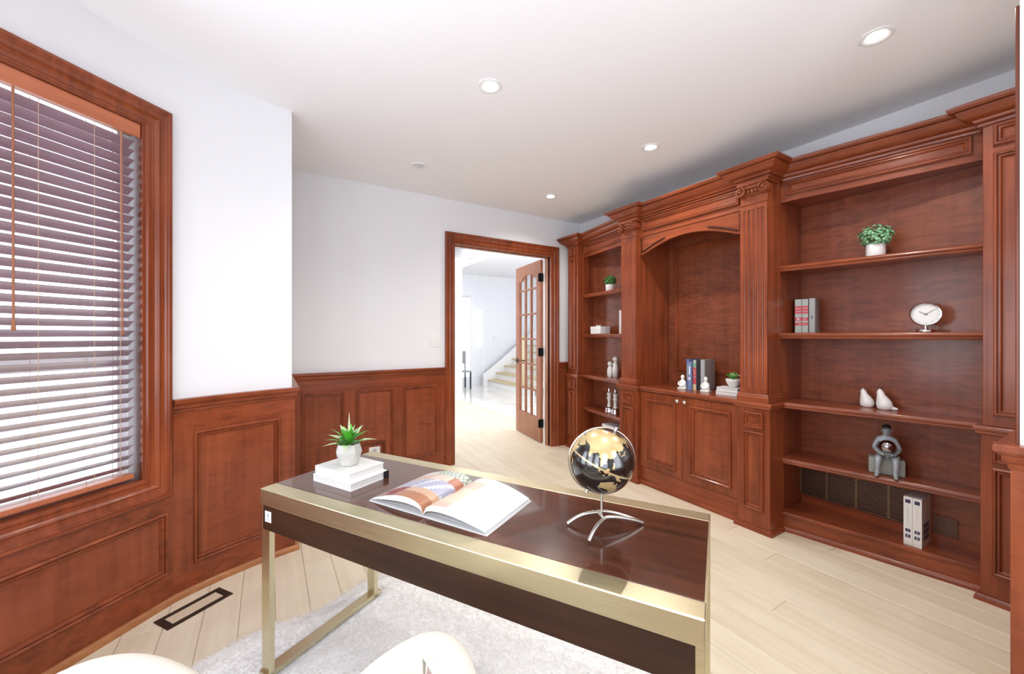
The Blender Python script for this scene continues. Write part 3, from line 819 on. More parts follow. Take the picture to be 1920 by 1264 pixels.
def wing(side):
    """side = 1: near the right wall; -1: mirrored, beside the door"""
    my = (lambda y: y) if side == 1 else (lambda y: 2 * YC - y)
    mv = lambda mb: mb if side == 1 else mb.move(lambda x, y, z: (x, 2 * YC - y, z))
    lab = 'tall open cherry wood bookcase wing nearest the right wall' if side == 1 else 'tall open cherry wood bookcase wing beside the doorway'
    t = thing('bookcase', lab, 'bookcase', (3.25, my(0.85), 0))
    e = (Vector(B_) - Vector(A_)); ln = e.length; e.normalize(); nn = Vector((e.y, -e.x))
    if nn.x > 0: nn = -nn
    wm = pmap(A_, e, nn)                       # u from the column to the pilaster, n to the room
    # back, sides
    obj('back_panel', mv(MB().box(XB - 0.006, XB + 0.018, 0.47, 1.40, 0.10, 2.45)), 'cherry_back', t)
    obj('side_panel', mv(MB().prism([(A_[0], A_[1]), (XB - .006, A_[1]), (XB - .006, A_[1] + .018), (A_[0], A_[1] + .018)], 0.0, 2.44)), 'cherry_v', t)
    obj('side_panel', mv(MB().prism([(B_[0], B_[1]), (XB - .006, B_[1]), (XB - .006, B_[1] - .012), (B_[0], B_[1] - .012)], 0.0, 2.44)), 'cherry_v', t)
    pl = lambda i, o: [tuple(Vector(A_) + nn * -i + e * .001), tuple(Vector(B_) + nn * -i - e * .001), (XB - .007, B_[1] + .001), (XB - .007, A_[1] - .001)]
    obj('top_board', mv(MB().prism(pl(.01, 0), 2.29, 2.31)), 'cherry_y', t)
    # shelves with moulded edges
    for zt in (1.833, 1.367, 0.503):
        s_ = obj('shelf', mv(MB().prism(pl(.004, 0), zt - .036, zt - .0005)), 'cherry_y', t)
        obj('shelf_edge', mv(MB().sweep([A_, B_], nose(zt), side=(1 if nn.dot(Vector((e.y, -e.x))) > 0 else -1))), 'cherry_y', s_, smooth=35)
    sd = (1 if nn.dot(Vector((e.y, -e.x))) > 0 else -1)
    # frieze with panel
    fr = obj('frieze', mv(MB().mbox(wm, 0.0, ln, 2.274, 2.43, -.022, 0.0)), 'cherry_y', t, bev=.0015)
    obj('panel_moulding', mv(MB().frame(wm, 0.035, ln - 0.035, 2.312, 2.412, PANEL)), 'cherry_y', fr, smooth=30)
    obj('crown', mv(MB().sweep([tuple(Vector(A_)), tuple(Vector(B_) + e * 0.0)], CROWN, side=sd)), 'cherry_y', t, smooth=28)
    # bench at the bottom
    bn = obj('bench', mv(MB().prism([tuple(Vector(A_) + nn * .012 + e*.001), tuple(Vector(B_) + nn * .012 - e*.001), (XB - .007, B_[1] + .001), (XB - .007, A_[1] - .001)], 0.108, 0.130)), 'cherry_y', t, bev=.003)
    obj('bench_riser', mv(MB().mbox(wm, 0.001, ln - .001, 0, 0.108, -.02, 0.0)), 'cherry_y', bn)
    obj('back_cleat', mv(MB().box(XB - .018, XB - .006, 0.49, 1.38, 0.130, 0.185)), 'cherry_y', t)
    obj('shoe_moulding', mv(MB().sweep([A_, B_], BASE_SHOE, side=sd)), 'cherry_y', t, smooth=30)
    # end pilaster, upper and lower, with panels
    py0, py1 = 0.292, 0.474
    pu = obj('pilaster', mv(MB().box(3.12, XB, py0, py1, 0.89, 2.43)), 'cherry_v', t, bev=.002)
    pm = pmap((3.12, py0), (0, 1), (-1, 0)); w_ = py1 - py0
    for z0, z1 in ((2.300, 2.412), (0.945, 2.268)):
        obj('panel_moulding', mv(MB().frame(pm, 0.034, w_ - 0.034, z0, z1, PANEL)), 'cherry_v', pu, smooth=30)
    plw = obj('pilaster', mv(MB().box(3.108, XB, py0 - .006, py1 + .006, 0, 0.848)), 'cherry_v', t, bev=.002)
    pm = pmap((3.108, py0), (0, 1), (-1, 0))
    for z0, z1 in ((0.708, 0.822), (0.145, 0.688)):
        obj('panel_moulding', mv(MB().frame(pm, 0.032, w_ - 0.032, z0, z1, PANEL)), 'cherry_v', plw, smooth=30)
    cpath = [(XB, py1 + .001), (3.12, py1 + .001), (3.12, py0), (XB, py0)]
    obj('crown', mv(MB().sweep(cpath, CROWN, side=1)), 'cherry_y', t, smooth=28)
    obj('shoe_moulding', mv(MB().sweep([(3.19, py1 + .007), (3.108, py1 + .007), (3.108, py0 - .006), (XB, py0 - .006)], BASE_SHOE, side=1)), 'cherry_y', t, smooth=30)
    return t
wing_r = wing(1)
wing_l = wing(-1)

# centre cabinet with fluted columns
cab = thing('cupboard', 'central cherry cupboard with arched niche between two fluted columns', 'cabinet', (3.1, YC, 0))
CY0, CY1 = 1.385, 1.565
def fluted(y0, y1):
    """front of a fluted shaft: flat lands with five half-round grooves"""
    w = y1 - y0; r = 0.0085; n = 5; prof = [(y0, 0.0)]
    m0 = 0.030; step = (w - 2 * m0) / (n - 1)
    for k in range(n):
        c = y0 + m0 + k * step
        for j in range(9):
            a = math.pi * j / 8
            prof.append((c - r * math.cos(a), r * 0.9 * math.sin(a)))
    prof.append((y1, 0.0))
    return prof
for s in (1, -1):
    mv = (lambda mb: mb) if s == 1 else (lambda mb: mb.move(lambda x, y, z: (x, 2 * YC - y, z)))
    xf = 2.87
    col = obj('column', mv(MB().box(xf + .012, 3.04, CY0, CY1, 0.89, 2.42).box(xf, xf + .012, CY0, CY1, 0.945, 0.98).box(xf, xf + .012, CY0, CY1, 2.228, 2.265).box(xf + .006, xf + .012, CY0, CY1, 2.265, 2.42)), 'cherry_v', cab)
    pf = fluted(CY0, CY1); n_ = len(pf)
    fl = MB().add([(xf + d, y, 0.98) for y, d in pf] + [(xf + d, y, 2.228) for y, d in pf] + [(xf + .012, CY0, .98), (xf + .012, CY1, .98), (xf + .012, CY0, 2.228), (xf + .012, CY1, 2.228)],
                  [(k, k + 1, n_ + k + 1, n_ + k) for k in range(n_ - 1)] + [(0, n_, 2 * n_ + 2, 2 * n_), (n_ - 1, 2 * n_ - 1, 2 * n_ + 3, 2 * n_ + 1)])
    obj('fluting', mv(fl), 'cherry_v', col, smooth=50)
    obj('plinth', mv(MB().sweep([(3.05, CY0), (xf, CY0), (xf, CY1), (2.96, CY1)], [(0,.89),(.016,.89),(.016,.925),(.010,.932),(.012,.938),(.004,.946),(0,.946)], side=-1)), 'cherry_y', col, smooth=30)
    obj('neck_moulding', mv(MB().box(xf - .006, xf + .01, CY0 - .004, CY1 + .004, 2.262, 2.272)), 'cherry_y', col, bev=.003)
    cp = obj('capital', mv(MB().box(xf - .022, 3.0, CY0 - .014, CY1 + .014, 2.397, 2.422).box(xf - .012, xf + .02, CY0 + .02, CY1 - .02, 2.372, 2.398).box(xf - .004, xf + .02, CY0 + .01, CY1 - .01, 2.325, 2.372)), 'cherry_y', col, bev=.003)
    for yv, sg in ((CY0 + .014, 1), (CY1 - .014, -1)):
        pts = []
        for k in range(34):
            a = math.pi / 2 + sg * (-1) * k / 33 * 4.1 * math.pi * 0.55
            rr = 0.034 - 0.019 * k / 33
            pts.append((xf - .030, yv + rr * math.cos(a), 2.358 + rr * math.sin(a)))
        vl = obj('volute', mv(MB().cyl((xf - .024, yv, 2.358), (xf + .03, yv, 2.358), 0.036, 32)), 'cherry_v', cp, smooth=40)
        obj('scroll', mv(MB().tube(pts, [0.0078 - 0.003 * k / 33 for k in range(34)], 8).ball((xf - .028, yv, 2.358), .014, 14, 10)), 'cherry_v', vl, smooth=60)
    for k in range(3):
        y = CY0 + (CY1 - CY0) * (0.36 + 0.14 * k)
        obj('bead', mv(MB().ball((xf - .014, y, 2.352), .0135, 12, 8, (.8, .8, 1.1))), 'cherry_v', cp, smooth=60)
    obj('crown', mv(MB().sweep([(3.07, CY0 - .006), (xf, CY0 - .006), (xf, CY1 + .006), (2.95, CY1 + .006)], CROWN, side=-1)), 'cherry_y', col, smooth=28)
    lb = obj('column_base', mv(MB().box(2.868, 3.06, 1.366, 1.582, 0, 0.848)), 'cherry_v', cab, bev=.002)
    pm = pmap((2.868, 1.366), (0, 1), (-1, 0))
    for z0, z1 in ((0.708, 0.822), (0.145, 0.688)):
        obj('panel_moulding', mv(MB().frame(pm, 0.038, 0.178, z0, z1, PANEL)), 'cherry_v', lb, smooth=30)
    obj('shoe_moulding', mv(MB().sweep([(3.05, 1.366), (2.868, 1.366), (2.868, 1.582), (2.91, 1.582)], BASE_SHOE, side=-1)), 'cherry_y', lb, smooth=30)

NY0, NY1 = 1.565, 2 * YC - 1.565
obj('niche_back', MB().box(3.335, XB, NY0 - .03, NY1 + .03, 0.88, 2.45), 'cherry_back', cab)
nm = pmap((3.335, NY0), (0, 1), (-1, 0)); nw = NY1 - NY0
obj('panel_moulding', MB().frame(nm, 0.078, nw - 0.078, 1.018, 2.178, PANEL), 'cherry_v', cab, smooth=30)
obj('niche_side', MB().box(2.95, 3.335, NY0 - .02, NY0 + .003, 0.88, 2.43), 'cherry_v', cab)
obj('niche_side', MB().box(2.95, 3.335, NY1 - .003, NY1 + .02, 0.88, 2.43), 'cherry_v', cab)
obj('niche_top', MB().box(2.95, 3.335, NY0, NY1, 2.262, 2.28), 'cherry_y', cab)
fr = obj('frieze', MB().box(2.925, 2.95, NY0, NY1, 2.262, 2.43), 'cherry_y', cab, bev=.0015)
fm = pmap((2.925, NY0), (0, 1), (-1, 0))
obj('panel_moulding', MB().frame(fm, 0.028, nw - 0.028, 2.300, 2.408, PANEL), 'cherry_y', fr, smooth=30)
obj('crown', MB().sweep([(2.925, NY0 - .02), (2.925, NY1 + .02)], CROWN, side=-1), 'cherry_y', cab, smooth=28)
# arched valance
def arch(y):
    t = abs(y - YC) / (nw / 2)
    if t > 0.915: return 2.088
    t /= 0.915
    return 2.187 - 0.099 * (1 - math.cos(t * 1.18)) / (1 - math.cos(1.18))
ys = [NY0, NY0 + nw / 2 * .085] + [NY0 + nw / 2 * .085 + (nw - nw * .085) * k / 32 for k in range(1, 32)] + [NY1 - nw / 2 * .085, NY1]
zs = [arch(y) for y in ys]; zs[0] = zs[1] = zs[-1] = zs[-2] = 2.088
q = len(ys); vs_ = []; fs_ = []
for x in (2.918, 2.944):
    vs_ += [(x, y, z) for y, z in zip(ys, zs)] + [(x, y, 2.266) for y in ys]
for k in range(q - 1):
    fs_ += [(k, k+1, q+k+1, q+k), (2*q+k, 2*q+k+1, 3*q+k+1, 3*q+k), (k, k+1, 2*q+k+1, 2*q+k), (q+k, q+k+1, 3*q+k+1, 3*q+k)]
fs_ += [(0, q, 3*q, 2*q), (q-1, 2*q-1, 4*q-1, 3*q-1)]
va = obj('arched_valance', MB().add(vs_, fs_), 'cherry_y', cab)
obj('valance_moulding', MB().box(2.910, 2.93, NY0, NY1, 2.252, 2.268), 'cherry_y', va, bev=.004)
for s in (1, -1):
    g = lambda y: YC + s * (y - YC)
    # raised ribs outlining the spandrels, dark to stand in for shaded recess lines
    pts = [(2.916, g(NY0 + .024), 2.232), (2.916, g(NY0 + .024), 2.112)]
    for k in range(11):
        y = NY0 + .050 + 0.225 * k / 10
        pts.append((2.916, g(y), arch(y) + 0.026 + 0.004 * k / 10))
    obj('spandrel_shade_rib', MB().tube(pts, [.0085] * 12 + [.005], 8), 'recess_shade', va, smooth=60)
# base: doors, plinth
obj('carcass', MB().box(2.925, XB, 1.584, 2 * YC - 1.584, 0.0, 0.848), 'cherry_v', cab)
obj('toe_board', MB().box(2.912, 2.925, 1.584, 2 * YC - 1.584, 0.0, 0.155), 'cherry_y', cab)
obj('shoe_moulding', MB().sweep([(2.912, 1.584), (2.912, 2 * YC - 1.584)], BASE_SHOE, side=-1), 'cherry_y', cab, smooth=30)
for s, (y0, y1) in enumerate(((1.586, YC + .013), (YC + .017, 2 * YC - 1.586))):
    w_ = y1 - y0
    dm = pmap((2.925, y0), (0, 1), (-1, 0))
    d_ = obj('cupboard_door', MB().frame(dm, 0, w_, 0.160, 0.842, [(0,0),(0,.021),(.002,.023),(.060,.023)]).frame(dm, .060, w_ - .060, .220, .782, [(0,.023),(0,.033),(.004,.038),(.012,.038),(.017,.032),(.018,.023),(.022,.022),(.024,.025),(.029,.023),(.033,.014),(.038,.008),(.040,.008)]), 'cherry_v', cab, smooth=30)
    obj('door_panel', MB().mbox(dm, .098, w_ - .098, .258, .744, 0, .0095), 'cherry_panel', d_)
    ky = (y1 - .032) if s == 0 else (y0 + .032)
    obj('knob', MB().lathe([(.007,0),(.006,.012),(.008,.016),(.014,.020),(.016,.026),(.013,.032),(.006,.035)], (0,0,0), 18).move(lambda x, y, z: (2.902 - z, ky + y, 0.806 + x)), 'silver_knob', d_, smooth=50)

# continuous counter
front = [(XB, 0.286), (3.098, 0.286), (3.098, 0.489), (3.178, 0.489), (3.030, 1.360), (2.854, 1.360), (2.854, 1.588), (2.886, 1.588)]
front = front + [(x, 2 * YC - y) for x, y in front[::-1]]
top = thing('countertop', 'long stepped cherry counter running across bookcase wings and cupboard', 'countertop', (3.1, YC, 0.85))
obj('slab', MB().prism(front, 0.850, 0.8895), 'cherry_y', top)
obj('edge_moulding', MB().sweep(front, [(0,.850),(.004,.850),(.007,.856),(.005,.862),(.012,.866),(.015,.874),(.014,.882),(.010,.8895),(0,.8895)], side=-1), 'cherry_y', top, smooth=35)

# ------------------------------------------------------------------ recessed lamps, switches, outlets, register, grille
LP = [(1.07, 1.985, 1, 'lit recessed ceiling lamp above the middle of the room'),
      (2.45, 0.70, 1, 'lit recessed ceiling lamp nearest the right-hand bookcase wing'),
      (2.45, 2.0, 1, 'lit recessed ceiling lamp in front of the central cupboard'),
      (2.45, 3.24, 1, 'lit recessed ceiling lamp closest to the doorway corner'),
      (1.075, 3.23, 0, 'unlit recessed ceiling lamp above the white door wall'),
      (1.07, 0.70, 1, 'lit recessed ceiling lamp overhead of the photographer')]
for x, y, on, lab in LP:
    t = thing('ceiling_lamp', lab, 'ceiling light', (x, y, CEIL), 0, 'recessed ceiling lamps')
    obj('trim_ring', MB().ring([(.067,0),(.066,-.004),(.058,-.007),(.050,-.005),(.037,-.001),(.037,0)], (0,0,0), 32), 'trim_white_lamp', t, world=False, smooth=40)
    obj('bulb', MB().lathe([(.012,-.007),(.030,-.006),(.036,-.002),(.036,-.0006)], (0,0,0), 28), 'lamp_glow' if on else 'lamp_off', t, world=False, smooth=40)
    if on:
        l = bpy.data.lights.new('lamp_light', 'SPOT'); l.energy = SPOT_W; l.color = (1.0, 0.965, 0.92)
        l.spot_size = R_(150); l.spot_blend = 0.75; l.shadow_soft_size = 0.02
        lo = bpy.data.objects.new('lamp_light', l); COL.objects.link(lo); lo.parent = t; lo.location = (0, 0, -0.03)

sw = thing('light_switch', 'white double rocker switch plate on the wall left of the doorway', 'switch', (1.452, YD, 1.295))
obj('plate', MB().mbox(dmap, 1.395, 1.510, 1.236, 1.354, 0, .006), 'plastic_white', sw, bev=.003)
for u in (1.410, 1.460): obj('rocker', MB().mbox(dmap, u, u + .036, 1.262, 1.330, .006, .010), 'plastic_white', sw, bev=.002)
ou = thing('wall_outlet', 'white socket plate low on the wainscot panel behind the desk', 'outlet', (0.85, YD - WB, 0.25))
obj('plate', MB().mbox(d2, 0.80, 0.90, 0.205, 0.305, 0, .006), 'plastic_white', ou, bev=.003)
for z in (.23, .272): obj('socket', MB().mbox(d2, 0.832, 0.868, z - .014, z + .014, .006, .0075), 'plastic_grey', ou, bev=.002)
ob = thing('brown_outlet', 'dark brown socket plate on the bookcase back beside the white binders', 'outlet', (XB - .006, 0.65, 0.235))
bm_ = pmap((XB - .006, 0), (0, 1), (-1, 0))
obj('plate', MB().mbox(bm_, 0.600, 0.700, 0.178, 0.292, 0, .007), 'grille_brown', ob, bev=.003)
obj('rocker', MB().frame(bm_, 0.630, 0.670, 0.200, 0.270, [(0,.007),(0,.010),(.003,.010),(.003,.007)]), 'grille_bar', ob)
gr = thing('air_grille', 'dark brown louvred air return grille set in the bookcase back', 'grille', (XB - .006, 1.09, 0.33))
obj('backing', MB().mbox(bm_, 0.78, 1.395, 0.19, 0.455, 0, .003), 'book_black', gr)
lv = None
for k in range(21):
    z = 0.212 + k * 0.0112
    if lv is None: lv = obj('louvre', MB().mbox(bm_, 0.79, 1.385, -.0035, .0035, .003, .010), 'grille_brown', gr); base_z = 0
    else: lv2 = lv.copy(); COL.objects.link(lv2); lv2.parent = gr
    (lv if k == 0 else lv2).location = (0, 0, z)
for y in (1.383, 1.222, 1.058, 0.896): obj('upright', MB().mbox(bm_, y - .007, y + .007, 0.195, 0.452, .003, .014), 'grille_bar', gr)
obj('frame', MB().frame(bm_, 0.775, 1.398, 0.188, 0.456, [(0,0),(0,.012),(.012,.012),(.014,.003)]), 'grille_brown', gr)

rg = thing('floor_register', 'dark bronze floor vent frame with wooden insert beside the window wall', 'floor vent', (-0.308, 2.50, 0.0), math.atan2(0.161, 0.238))
obj('frame', MB().box(-.143, .143, -.061, -.040, 0, .004).box(-.143, .143, .040, .061, 0, .004).box(-.143, -.118, -.040, .040, 0, .004).box(.118, .143, -.040, .040, 0, .004), 'bronze', rg, world=False, bev=.001)
obj('slot', MB().box(-.118, .118, -.040, .040, 0, .0012), 'book_black', rg, world=False)
obj('insert', MB().box(-.110, .110, -.033, .033, .0012, .004), 'oak_x', rg, world=False, bev=.0008)

# ------------------------------------------------------------------ desk
DO = Vector((-0.027, 1.847)); DA = math.atan2(-1.346, 0.81)   # near-left corner, long axis
DL, DD, DH = 1.573, 0.565, 0.75
desk = thing('desk', 'writing desk with dark espresso top and brushed brass edges and legs', 'desk', (DO.x, DO.y, 0), DA)
# local: x along the near edge, y towards the back (left of travel)
S = 0.065
obj('top', MB().box(0.001, DL - 0.004, S, DD - S, DH - .05, DH), 'espresso_x', desk, world=False, bev=.001)
obj('front_rail', MB().box(0, DL, 0, S, DH - .062, DH), 'brass', desk, world=False, bev=.003)
obj('back_rail', MB().box(0, DL, DD - S, DD, DH - .062, DH), 'brass', desk, world=False, bev=.003)
obj('end_strip', MB().box(DL - .004, DL, S, DD - S, DH - .05, DH + .0004), 'brass', desk, world=False)
obj('drawer_front', MB().box(0.012, DL - .020, 0.004, 0.030, DH - .158, DH - .062), 'espresso_front', desk, world=False, bev=.001)
obj('drawer_box', MB().box(0.06, DL - .06, 0.030, DD - .030, DH - .15, DH - .05), 'espresso_x', desk, world=False)
obj('back_apron', MB().box(0.012, DL - .012, DD - .030, DD - .004, DH - .158, DH - .062), 'espresso_front', desk, world=False)
for x0 in (0.0, DL - .05):
    obj('leg', MB().box(x0, x0 + .05, 0.006, 0.028, 0, DH - .062), 'brass', desk, world=False, bev=.002)
    obj('leg', MB().box(x0, x0 + .05, DD - .028, DD - .006, 0, DH - .062), 'brass', desk, world=False, bev=.002)
    obj('sled_bar', MB().box(x0, x0 + .05, -0.004, DD + .02, 0.014, 0.036), 'brass', desk, world=False, bev=.002)
st_ = thing('sticker', 'small white paper sticker on the left end of the drawer front', 'sticker', (0, 0, 0), 0)
st_.location = (*(DO + Vector((math.cos(DA), math.sin(DA))) * 0.046), DH - .125); st_.rotation_euler = (0, 0, DA)
obj('paper', MB().box(-.019, .019, 0.0028, 0.0038, 0.0, .042), 'sticker', st_, world=False)
obj('print', MB().box(-.004, .006, 0.0022, 0.0029, .018, .034).box(-.012, .012, .0022, .0029, .008, .011), 'ink_grey', st_, world=False)
dl = lambda x, y, z=DH: (DO.x + x * math.cos(DA) - y * math.sin(DA), DO.y + x * math.sin(DA) + y * math.cos(DA), z)

# ------------------------------------------------------------------ books
def book(name, label, loc, rz, w, d, h, cover, lying=True, group=None, spine_side='-x', hard=0.003):
    """lying: w along x, d along y, h up; spine at -x. standing books use book_up"""
    t = thing(name, label, 'book', loc, rz, group)
    c = hard; o = 0.003
    obj('cover', MB().box(-w/2, w/2, -d/2, d/2, 0, c).box(-w/2, w/2, -d/2, d/2, h - c, h).box(-w/2, -w/2 + c, -d/2, d/2, c, h - c), cover, t, world=False, bev=.0008)
    obj('pages', MB().box(-w/2 + c, w/2 - o, -d/2 + o, d/2 - o, c, h - c), 'page_edge', t, world=False)
    return t
def book_up(name, label, loc, rz, thick, depth, high, cover, group=None, bands=(), title=None, page='page_edge'):
    """standing: spine faces -x (local), thickness along y"""
    t = thing(name, label, 'book', loc, rz, group)
    c = .0025
    obj('cover', MB().box(0, depth, -thick/2, -thick/2 + c, 0, high).box(0, depth, thick/2 - c, thick/2, 0, high).box(0, c, -thick/2 + c, thick/2 - c, 0, high), cover, t, world=False, bev=.001)
    obj('pages', MB().box(c, depth - .003, -thick/2 + c, thick/2 - c, .003, high - .003), page, t, world=False)
    for z0, z1, y0, y1, mat in bands:
        obj('spine_print', MB().box(-.0006, .0004, y0 * thick, y1 * thick, z0 * high, z1 * high), mat, t, world=False)
    return t

# two white books stacked on the desk with the potted plant
bc = Vector(dl(0.235, 0.235))
bk1 = book('book', 'white hardback lying at the bottom of the stack on the desk', (bc.x, bc.y, DH), DA + R_(-3), 0.235, 0.185, 0.030, 'white_paper', group='books stacked on the desk')
obj('spine', MB().box(.117, .1195, .068, .0935, -.0002, .0302).box(.095, .1195, .0915, .0945, -.0002, .0302), 'book_black', bk1, world=False)
bk2 = book('book', 'cream white hardback under the potted plant on the desk', (*dl(0.222, 0.240, DH + .030)[:2], DH + .030), DA + R_(-3) , 0.218, 0.172, 0.030, 'white_gloss', group='books stacked on the desk')

def leaf_mb(L, W, bend, fold=0.25, seg=8, base=0.25):
    """lance leaf along +x in local space, rising then drooping by bend"""
    mb = MB(); vs = []; fs = []
    for k in range(seg + 1):
        t = k / seg
        w = W * (math.sin(math.pi * min(1, t * 0.82 + 0.16)) ** 0.9) * (1 - t ** 5) * (base + (1 - base) * min(1, t * 3)) + .0004
        x = L * t; z = -bend * t * t
        vs += [(x, -w, z + fold * w), (x, 0, z), (x, w, z + fold * w)]
    for k in range(seg):
        a = k * 3
        fs += [(a, a+3, a+4, a+1), (a+1, a+4, a+5, a+2)]
    return mb.add(vs, fs)

# potted plant on the desk books
pt = dl(0.222, 0.235)
plant = thing('potted_plant', 'spiky green plant in a faceted pale ceramic pot on desk books', 'plant', (pt[0], pt[1], DH + .060), 0.3)
facet = lambda a, z: 1.0 / max(math.cos(((a + math.pi / 6 * 0) % (math.pi / 4)) - math.pi / 8), .9) * .955
obj('pot', MB().lathe([(.030,0),(.036,.003),(.047,.040),(.051,.050),(.052,.056),(.044,.086),(.042,.088),(.039,.086),(.038,.074)], (0,0,0), 64, lambda a, z: facet(a, z) if z > .045 else 1.0), 'ceramic_grey', plant, world=False, smooth=25)
obj('soil', MB().lathe([(.038,.070),(.030,.076),(.005,.077)], (0,0,0), 20), 'soil', plant, world=False)
random.seed(3)
for k in range(23):
    az = k * 2.399 + random.uniform(-.2, .2); ring = k / 23
    el = R_(82 - 62 * ring + random.uniform(-6, 6))
    L_ = random.uniform(.075, .100) * (0.8 + .35 * ring)
    o = obj('leaf', leaf_mb(L_, .0150, .012 + .03 * ring), 'leaf_green', plant, world=False, smooth=60)
    o.location = (.006 * math.cos(az), .006 * math.sin(az), .076 + .02 * (1 - ring))
    o.rotation_euler = (0, -el, az)
    if k % 2 == 0:
        e_ = obj('leaf_margin', MB().add([(x, y * 1.18, z + .0006) for x, y, z in leaf_mb(L_, .0150, .012 + .03 * ring).v], [(f) for f in leaf_mb(L_, .0150, .012).f if f[0] >= 12]), 'leaf_pale', o, world=False, smooth=60)
o = obj('leaf', leaf_mb(.135, .004, .004), 'leaf_pale', plant, world=False, smooth=60)
o.location = (0, 0, .08); o.rotation_euler = (0, R_(-88), 1.0)

# ------------------------------------------------------------------ magazine
mc = Vector(dl(0.735, 0.245))
mag = thing('magazine', 'thick open magazine with curved glossy pages lying on the desk', 'magazine', (mc.x, mc.y, DH), DA + R_(-2.5))
MWd, MD = 0.252, 0.285
def page_z(t, lift):
    # t = 0 at the spine, 1 at the fore edge
    return 0.0035 + lift * (t ** 0.45) * (1 - t) ** 0.95 * 1.9
def pages(sgn, lift, base, colf, name, mat='print', reach=1.0, nx=26, ny=22):
    vs = []; fs = []; cols = []
    for j in range(ny + 1):
        for i in range(nx + 1):
            t = i / nx
            vs.append((sgn * t * MWd * reach, -MD / 2 + MD * j / ny, base + page_z(t, lift)))
    for j in range(ny):
        for i in range(nx):
            a = j * (nx + 1) + i
            fs.append((a, a + 1, a + nx + 2, a + nx + 1)); cols.append([c * .82 for c in colf((i + .5) / nx, (j + .5) / ny)])
    me = bpy.data.meshes.new(name); me.from_pydata(vs, [], fs)
    at = me.attributes.new('Col', 'FLOAT_COLOR', 'CORNER')
    for p in me.polygons:
        p.use_smooth = True
        for li in p.loop_indices: at.data[li].color = (*cols[p.index], 1)
    me.materials.append(MATS[mat])
    o = bpy.data.objects.new(name, me); COL.objects.link(o); o.parent = mag
    return o
def left_pic(t, v):
    # t from spine to the outer edge, v from near to far
    if t > .93: return (.84, .83, .82)
    if v > .80: return (.80, .79, .77) if t > .62 else ((.36, .42, .33) if (int(t * 26) + int(v * 31)) % 2 else (.68, .70, .62))
    if v > .62: return (.74, .52, .40) if t > .55 else ((.52, .22, .14) if t < .2 else (.78, .62, .50))
    if v > .30: return (.46, .47, .60) if (t * 7 + v * 5) % 2 < 1.3 else (.70, .71, .80)
    if t > .52: return (.30, .09, .08) if (int(t * 26) % 7) else (.5, .3, .3)
    return (.46, .20, .11) if v < .18 else (.66, .42, .28)
def right_pic(t, v):
    if t < .40:
        if v > .82: return (.80, .70, .64) if (int(v * 40) % 2) else (.70, .56, .50)
        if v > .60: return (.78, .55, .42)
        if v > .42: return (.76, .68, .52) if t > .15 else (.62, .22, .18)
        return (.82, .66, .50) if v > .12 else (.80, .55, .45)
    return (.84, .84, .83)
under = lambda t, v: (.84, .84, .84)
obj('cover', MB().box(-MWd - .004, MWd + .004, -MD / 2 - .003, MD / 2 + .003, 0, .0016), 'white_paper', mag, world=False)
pages(-1, .014, .001, under, 'page_block', reach=1.0)
pages(1, .014, .001, under, 'page_block', reach=1.0)
for s in (-1, 1):
    # thickness of the page block along the near and far edges
    n_ = 22
    for y in (-MD / 2 + .0008, MD / 2 - .0008):
        vs_ = []
        for k in range(n_ + 1):
            t = k / n_; x = s * t * MWd * .985
            vs_ += [(x, y, .0035 + page_z(t, .045) * .62), (x, y, page_z(t, .052) + .0045)]
        obj('page_edges', MB().add(vs_, [(2*k, 2*k + 2, 2*k + 3, 2*k + 1) for k in range(n_)]), 'page_edge', mag, world=False, smooth=60)
pages(-1, .052, .005, left_pic, 'open_page', reach=.985)
pages(1, .052, .005, right_pic, 'open_page', reach=.985)

